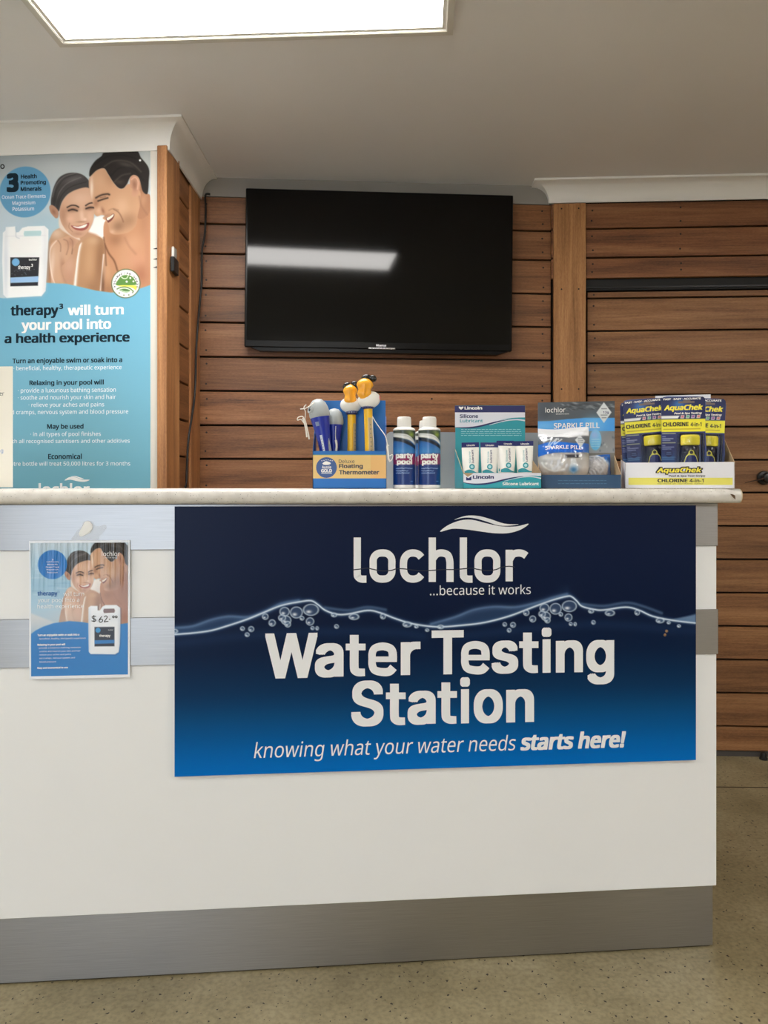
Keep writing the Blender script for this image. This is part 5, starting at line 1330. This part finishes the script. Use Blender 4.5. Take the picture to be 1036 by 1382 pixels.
for y_ in (905, 938):
    x_ = 300
    while x_ < 820:
        w_ = rr.uniform(15, 50); a = zs(x_, y_ - 2); b2 = zs(x_ + w_, y_ + 2); mb.drect(sbx, a[0], a[1], b2[0], b2[1], -.0004, mat('sparkle_tiny_print', (84, 128, 156), .5)); x_ += w_ + 10
mb.build('front_print', sbx)
M_foil = print_mat('sachet_print', .2, spec=.8, coat=.8)
def sachet(name, M, x0, y0, x1, y1, bulge, paint, label, seed, lower=.62):
    """puffed foil bag; its outline comes from pixels on the plane of its own frame"""
    th = Thing(name, M, label, 'sachet', 'foil pill sachets')
    a = th.px(x0, y1); b2 = th.px(x1, y0); W_ = b2.x - a.x; Hh = b2.z - a.z
    nx, ny = 96, 90; U, V = np.meshgrid(np.linspace(0, 1, nx), np.linspace(0, 1, ny)); U = U.ravel(); V = V.ravel()   # V from top
    rs = np.random.RandomState(seed); cr = np.zeros_like(U)
    for _ in range(14):
        fx, fy, p_ = rs.uniform(-26, 26), rs.uniform(-22, 22), rs.uniform(0, 6.28); cr += np.abs(np.sin(fx * U + fy * V + p_)) * rs.uniform(.2, 1)
    cr = cr / 14
    e = (np.clip(np.sin(np.pi * U), 0, 1) ** .55) * (np.clip(np.sin(np.pi * np.clip((V - .12) / .88, 0, 1) ** (1 / lower * .62)), 0, 1) ** .6)
    rim = np.clip(np.minimum(np.minimum(U, 1 - U), np.minimum(V, 1 - V)) * 8, 0, 1)
    y = -bulge * e - .013 * cr * rim
    narrow = (1 - .06 * e) * (1 - .10 * np.clip((V - .6) / .4, 0, 1) ** 2)
    xs = a.x + W_ * (.5 + (U - .5) * narrow); z = b2.z - Hh * V + Hh * .10 * (2 * U - 1) ** 4 * np.clip((V - .5) / .5, 0, 1) ** 2 - Hh * .02 * np.sin(U * 5) * (V < .2)
    pt = Paint(U, V); paint(pt)
    mb = MB(); mb.grid(np.stack([xs, y, z], -1), pt.C, nx, ny, M_foil); mb.build('front_foil', th, smooth=60, label='printed front foil')
    mb = MB(); mb.grid(np.stack([xs, np.clip(-y * .5, 0.0006, .012), z], -1)[:, :], np.full((nx * ny, 3), 150.0), nx, ny, M_foil); mb.build('back_foil', th, smooth=60)
    return th, a, W_, Hh
def pa1(p):
    # top seal, grey, blue band, silver belly (drawing runs 0..1 in both directions)
    p.base((190, 188, 186)); p.vgrad([(0, (206, 208, 212)), (.14, (200, 202, 206)), (.2, (96, 100, 106)), (.35, (84, 88, 96)), (.40, (96, 100, 108)), (.6, (178, 176, 174)), (.8, (196, 192, 188)), (1, (150, 146, 142))])
    p.poly([(-.1, .02), (.3, .14), (.6, .08), (1.1, .0), (1.1, .16), (.6, .22), (.3, .18), (-.1, .15)], (214, 216, 220), .02, False)
    p.poly([(-.1, .34), (.3, .30), (.7, .34), (1.1, .31), (1.1, .48), (.7, .53), (.3, .53), (-.1, .57)], (16, 94, 190), .012, False)
    p.poly([(.82, .16), (.93, .27), (.84, .43), (.73, .27)], (196, 200, 204), .015, False)
    for y_ in (.23, .27, .31): p.line([(.79, y_), (.88, y_)], .008, (80, 84, 90), .8, False)
    p.line([(.1, .30), (.25, .24), (.18, .4), (.36, .24), (.30, .36), (.46, .26)], .012, (220, 224, 228), .8)
    p.poly([(.52, .57), (.80, .56), (.82, .62), (.53, .63)], (40, 40, 52), .012, False, .9)
    p.poly([(.66, .64), (.74, .64), (.80, .84), (.70, .90), (.60, .84)], (220, 226, 232), .02, False, .9); p.blob(.70, .84, .08, .06, (60, 130, 190), .9)
    p.line([(.06, .70), (.12, .80), (.3, .86), (.5, .83)], .02, (236, 236, 234), .8); p.line([(.1, .62), (.4, .64)], .03, (214, 214, 212), .5)
def pa2(p):
    p.vgrad([(0, (150, 150, 152)), (.3, (170, 168, 170)), (.7, (160, 158, 158)), (1, (120, 118, 118))])
    p.poly([(.5, -.1), (.8, .2), (.92, .5), (.86, 1.1), (1.1, 1.1), (1.1, -.1)], (26, 84, 160), .04, False); p.line([(.6, .05), (.82, .3)], .05, (200, 214, 230), .6)
    p.blob(.9, .4, .06, .12, (210, 220, 232), .8); p.line([(.1, .3), (.4, .25), (.6, .5)], .04, (206, 206, 208), .6)
Ms1 = sbx.M @ Matrix.Translation((-.052, .066, .003)) @ Matrix.Rotation(math.radians(-14), 4, 'X')
s1, a, W_, Hh = sachet('pill_sachet', Ms1, 726, 577.5, 794, 648, .024, pa1, 'puffed silver and blue sachet standing in front in the sparkle pill box', 3)
mb = MB(); v, f = glyphs('SPARKLE PILL', .014, 0, 2)
P = []
for q in v:
    x = a.x + W_ * (.14 + .70 * q[0]); P.append((x, -.0360 - q[2] + .012 * abs((x - a.x) / W_ - .5) * 2, a.z + Hh * (.525 + .07 * q[1])))
mb.add(P, f, M_wht); mb.build('lettering', s1)
Ms2 = sbx.M @ Matrix.Translation((.048, .085, .003)) @ Matrix.Rotation(math.radians(-24), 4, 'X')
sachet('pill_sachet', Ms2, 781, 614, 823, 650, .020, pa2, 'grey sachet with blue end slumped low in the sparkle pill box', 9)

# ------------------------------------------------------------------ test strip packs in a white tray
try_ = Thing('test_strip_tray', frame(((917 - CX) / F * 1.812, 1.812, ZT + .0003), math.radians(-14)), 'white and yellow cardboard tray holding yellow capped test strip packs', 'display tray')
xa, xb = try_.px(843.2, 640).x, try_.px(991.2, 640).x; hf = try_.px(917, 623.9).z
M_tray = mat('tray_white', (222, 222, 228), .45)
mb = MB(); carton(mb, xb - xa, .156, hf, .144, .09, M_tray, M_card, x0=xa, hl=hf + .012); mb.build('tray', try_)
c0, c1 = try_.px(884, 560, .153).x, try_.px(958.6, 560, .153).x
mb = MB(); mb.box(c0, c1, .1525, .1545, .003, try_.px(930, 533, .153).z, M_tray); mb.build('back_card', try_, label='plain white back card')
M_acy = mat('label_yellow', (238, 222, 70), .45); M_acs = mat('strip_yellow', (222, 214, 96), .45); M_ack = mat('label_black', (22, 24, 34), .45); M_acn = mat('pack_navy', (34, 48, 112), .35)
mb = MB(); D = -.0004; mb.drect(try_, 847.8, 644.8, 988.3, 654.4, D, M_acs); mb.build('yellow_strip', try_, label='pale yellow strip')
mb = Lines('lettering')
mb.text(try_, 'AquaChek', (884.2, 629.4, 948.6, 640.8), D - .0002, M_ack, bold=.085, shear=.2); mb.text(try_, 'AquaChek', (886.2, 631, 946.6, 639.4), D - .0018, M_acy, bold=(.026, .02), shear=.2)
mb.text(try_, 'Pool & Spa Test Strips', (902, 640.9, 951.4, 644.2), D - .0004, M_ack, bold=.02, shear=.15)
mb.text(try_, 'CHLORINE', (887, 646.2, 927.4, 651), D - .0004, M_ack, bold=.03); mb.text(try_, '4-in-1', (930, 646.2, 949.3, 651), D - .0004, M_ack, bold=.016)
mb.text(try_, 'Free Chlorine \u22c5 pH \u22c5 Total Alkalinity \u22c5 Stabiliser', (887, 652.1, 949.3, 653.8), D - .0004, M_ack, res=2)

M_cap = mat('cap_yellow', (226, 214, 62), .35, coat=.2); M_bn = mat('bottle_navy', (18, 22, 44), .25, coat=.3)
M_clear = mat('blister_clear', (255, 255, 255), .08); t, n, l, b = nodes(M_clear)
tr = n.new('ShaderNodeBsdfTransparent'); gl = n.new('ShaderNodeBsdfGlossy'); gl.inputs['Roughness'].default_value = .1
fz = n.new('ShaderNodeFresnel'); fz.inputs[0].default_value = 1.25
mxs = n.new('ShaderNodeMixShader'); l.new(fz.outputs[0], mxs.inputs[0]); l.new(tr.outputs[0], mxs.inputs[1]); l.new(gl.outputs[0], mxs.inputs[2])
l.new(mxs.outputs[0], [q for q in n if q.type == 'OUTPUT_MATERIAL'][0].inputs[0])
def pack(M, label):
    th = Thing('test_strip_pack', M, label, 'test strip pack', 'test strip packs in the white tray')
    Y0, Y1 = 535.0, 657.0
    o = [(893.5, Y1), (892, 600), (892, 552), (892.2, 540), (894.5, 536), (899, Y0), (940, Y0), (947, 535.6), (950.5, 538), (952, 544), (951.6, 560), (951.4, 580), (952.4, 598), (953.5, 612), (952.5, 630), (952, Y1)]
    P = [th.px(x, y) for x, y in o][::-1]
    mb = MB(); mb.prism([(p.x, p.z) for p in P], 0, .0008, mat('pack_card', (70, 84, 140), .4)); mb.build('card', th)
    # printed face
    gx0, gx1 = th.px(892.2, 600).x, th.px(951.6, 600).x; gz1, gz0 = th.px(922, 536).z, th.px(922, 656).z
    nx, ny = 92, 180; X, Z = np.meshgrid(np.linspace(gx0, gx1, nx), np.linspace(gz1, gz0, ny)); X = X.ravel(); Z = Z.ravel()
    # keep the ink inside the rounded upper corners
    ax_ = np.interp(X, [gx0, gx1], [892.2, 951.6]); ay_ = np.interp(Z, [gz0, gz1], [656, 536])
    cut = np.clip((540 - ay_), 0, 4) ** 2 / 5.0
    X2 = np.clip(X, th.px(892.2, 600).x + cut * 1.8e-3, th.px(951.4, 600).x - cut * 1.8e-3)
    pt = Paint(ax_, ay_)
    pt.vgrad([(536, (22, 31, 78)), (565, (25, 34, 86)), (583, (36, 46, 106)), (605, (27, 37, 94)), (620, (30, 70, 128)), (656, (36, 100, 160))])
    pt.blob(916, 545, 9, 7, (60, 130, 200), .8); pt.blob(922, 552, 16, 6, (50, 90, 170), .5)
    pt.poly([(915, 541.5), (921, 541.5), (922, 540), (931, 540), (932, 541.5), (937, 541.5), (937, 544.2), (915, 544.2)], (112, 96, 92), .8, False)
    pt.poly([(891, 560.8), (917, 560.8), (914.5, 564.6), (891, 564.6)], (232, 234, 238), .6, False)
    for k_, cq in enumerate(((196, 110, 130), (110, 170, 140), (150, 90, 160), (206, 130, 120))):
        x = 918 + k_ * 7.2; pt.poly([(x + .8, 560.2), (x + 5.6, 560.2), (x + 4.8, 564.4), (x, 564.4)], (220, 222, 228), .5, False); pt.poly([(x + 1.4, 560.8), (x + 4.9, 560.8), (x + 4.3, 563.9), (x + .8, 563.9)], cq, .5, False)
    pt.poly([(890, 565.6), (954, 565.6), (954, 582.6), (890, 582.6)], (240, 226, 56), .6, False)
    pt.line([(895.5, 579), (944.5, 579)], .7, (140, 120, 40), .6, False)
    rr = random.Random(4)
    for y_, x1_, c_ in ((584.8, 912, (206, 210, 150)), (589, 898, (150, 160, 200)), (591.8, 908, (190, 198, 222)), (594, 904, (160, 170, 206)), (597.3, 911, (206, 210, 150)), (601, 897, (150, 160, 200)), (603.2, 909, (160, 172, 210)), (605.8, 905, (150, 164, 206)), (617, 912, (90, 140, 190)), (619.5, 910, (90, 140, 190))):
        x = 893.8
        while x < x1_: w_ = rr.uniform(1.5, 4); pt.line([(x, y_), (min(x1_, x + w_), y_)], .7, c_, .75, False); x += w_ + 1
    pt.disc(902.4, 611.5, 5.2, (20, 34, 84), .8); pt.line([(899.5, 610.5), (905, 610.5)], .5, (110, 140, 190), .7, False); pt.line([(899, 612.8), (905.6, 612.8)], .5, (110, 140, 190), .7, False)
    pt.poly([(914, 640), (910, 620), (912, 600), (920, 588), (938, 587), (946, 600), (949, 620), (946, 656), (914, 656)], (24, 30, 66), 3, False, .55)
    mb = MB(); mb.grid(np.stack([X2, np.full_like(X, -.0003), Z], -1), pt.C, nx, ny, print_mat('pack_print', .3, coat=.25)); mb.build('printed_face', th, label='navy and yellow printed face')
    mb = Lines('lettering'); D = -.0008
    mb.text(th, 'FAST \u22c5 EASY \u22c5 ACCURATE', (895, 537, 945.5, 539.6), D, M_wht, bold=.03, res=2)
    mb.text(th, 'AquaChek', (895.8, 546, 948.2, 555.6), D, M_acy, bold=(.034, .026), shear=.2); mb.text(th, 'Pool & Spa Testing', (909.6, 556.2, 946.6, 559.6), D, M_wht, bold=.03, shear=.2, res=2)
    mb.text(th, 'CHLORINE', (894, 569.8, 928.8, 575.4), D, M_ack, bold=.03); mb.text(th, '4-in-1', (931.5, 569.8, 946.3, 575.4), D, M_ack, bold=.016)
    # bottle on the card
    bc = th.px(929, 640); kx = (gx1 - gx0) / 59.4; kz = (gz1 - gz0) / 120.0
    zq = lambda y: gz0 + (656 - y) * kz
    yb = -.0225
    T0 = Matrix.Translation((bc.x, yb, 0))
    mb = MB(); rb = .0205
    mb.lathe([(rb, .004), (rb, zq(613)), (rb * .99, zq(608)), (rb * .93, zq(604.5)), (rb * .86, zq(602.5))], M_bn, T0, 32)
    bo = mb.build('bottle', th, smooth=45, label='dark navy bottle')
    mb = MB(); rc = .0213
    mb.lathe([(rc * .97, zq(601.6)), (rc, zq(601)), (rc, zq(589.6)), (rc * .96, zq(588.3)), (rc * .80, zq(587.9))], M_cap, T0, 40)
    for q in range(44):
        a_ = 2 * math.pi * q / 44; mb.box(-.0005, .0007, -.0005, .0005, zq(600.4), zq(590.2), M_cap, M=T0 @ Matrix.Translation((rc * math.cos(a_), rc * math.sin(a_), 0)) @ Matrix.Rotation(a_, 4, 'Z'))
    mb.build('cap', bo, smooth=40, label='yellow ribbed cap')
    mb = MB()
    def wrap(P, mt_, e):
        Q = [Vector(((rb + e) * math.sin(x / rb), -(rb + e) * math.cos(x / rb), z)) for x, z in P]
        mb.add([T0 @ q for q in Q], [tuple(range(len(Q)))], mt_)
    def pz(P): return [((x - 929) * kx * 1.02, zq(y)) for x, y in P]
    arch = [(918, 626), (921.6, 617), (925, 613), (925.5, 610.5), (927.3, 608.6), (929, 608), (930.7, 608.6), (932.5, 610.5), (933, 613), (936.4, 617), (940, 626)]
    for i in range(len(arch) - 1):
        (x0_, y0_), (x1_, y1_) = arch[i], arch[i + 1]
        wrap(pz([(x0_, 626), (x1_, 626), (x1_, y1_), (x0_, y0_)]), M_acs, .0004)
    inner = [(919.3, 626), (922.6, 617.8), (925, 615.4), (929, 615), (933, 615.4), (935.4, 617.8), (938.7, 626)]
    for i in range(len(inner) - 1):
        (x0_, y0_), (x1_, y1_) = inner[i], inner[i + 1]
        wrap(pz([(x0_, 626), (x1_, 626), (x1_, y1_), (x0_, y0_)]), M_acn, .0008)
    wrap(pz([(929 + 2.2 * math.cos(2 * math.pi * q / 16), 611.6 + 2.2 * math.sin(2 * math.pi * q / 16)) for q in range(16)][::-1]), M_ack, .0008)
    mb.build('bottle_label', bo, label='navy label with a pale yellow arch')
    # clear blister over the bottle
    x0_, x1_ = th.px(913, 620).x, th.px(946, 620).x
    mb = MB(); mb.box(x0_, x1_, yb - rb - .0035, -.0009, .004, zq(586.2), M_clear, bev=.0035, seg=2); mb.build('blister', th, smooth=50, label='clear plastic blister')
    return th
def at_tray(px, dv, roll=0, yaw=0, dz=0.0):
    p = try_.px(px, 657, dv); return try_.M @ Matrix.Translation((p.x, dv, .002 + dz)) @ Matrix.Rotation(yaw, 4, 'Z') @ Matrix.Rotation(roll, 4, 'Y')
Mk = at_tray(922, .049)
pk = pack(Mk, 'middle test strip pack, its whole front showing in the white tray')
copy_tree(pk, at_tray(877.5, .101, math.radians(-4.2), 0, .003), 'test strip pack tilted up beside the sparkle pill box')
copy_tree(pk, at_tray(945, .101, math.radians(2.2), math.radians(-3)), 'test strip pack half hidden behind the middle pack')
copy_tree(pk, at_tray(868.5, .1495, math.radians(-2.2)), 'test strip pack set back behind the tilted pack, narrow edge showing')

# ------------------------------------------------------------------ paper notice at the far end
nt = item('notice_stand', -38, 1.95, math.radians(-3), label='white paper notice standing on the countertop in front of the poster', cat='notice')
n1_ = nt.px(17, 570).x; hn = nt.px(5, 494.5).z
M_paper = mat('notice_paper', (226, 222, 210), .6)
mb = MB(); mb.box(n1_ - .21, n1_, 0, .0012, .003, hn, M_paper); mb.build('sheet', nt)
mb = MB(); mb.box(n1_ - .212, n1_ + .001, .0016, .0036, 0, hn + .001, M_clear); mb.box(n1_ - .212, n1_ + .001, -.03, .06, 0, .0025, M_clear); mb.build('clear_holder', nt, label='clear acrylic holder')
mb = Lines('lettering'); mb.text(nt, 'er', (-.4, 529.6, 5.4, 534), -.0004, M_ack); mb.text(nt, 'ng', (-3, 606.6, 4.2, 612.4), -.0004, mat('notice_blue', (110, 140, 190), .5))
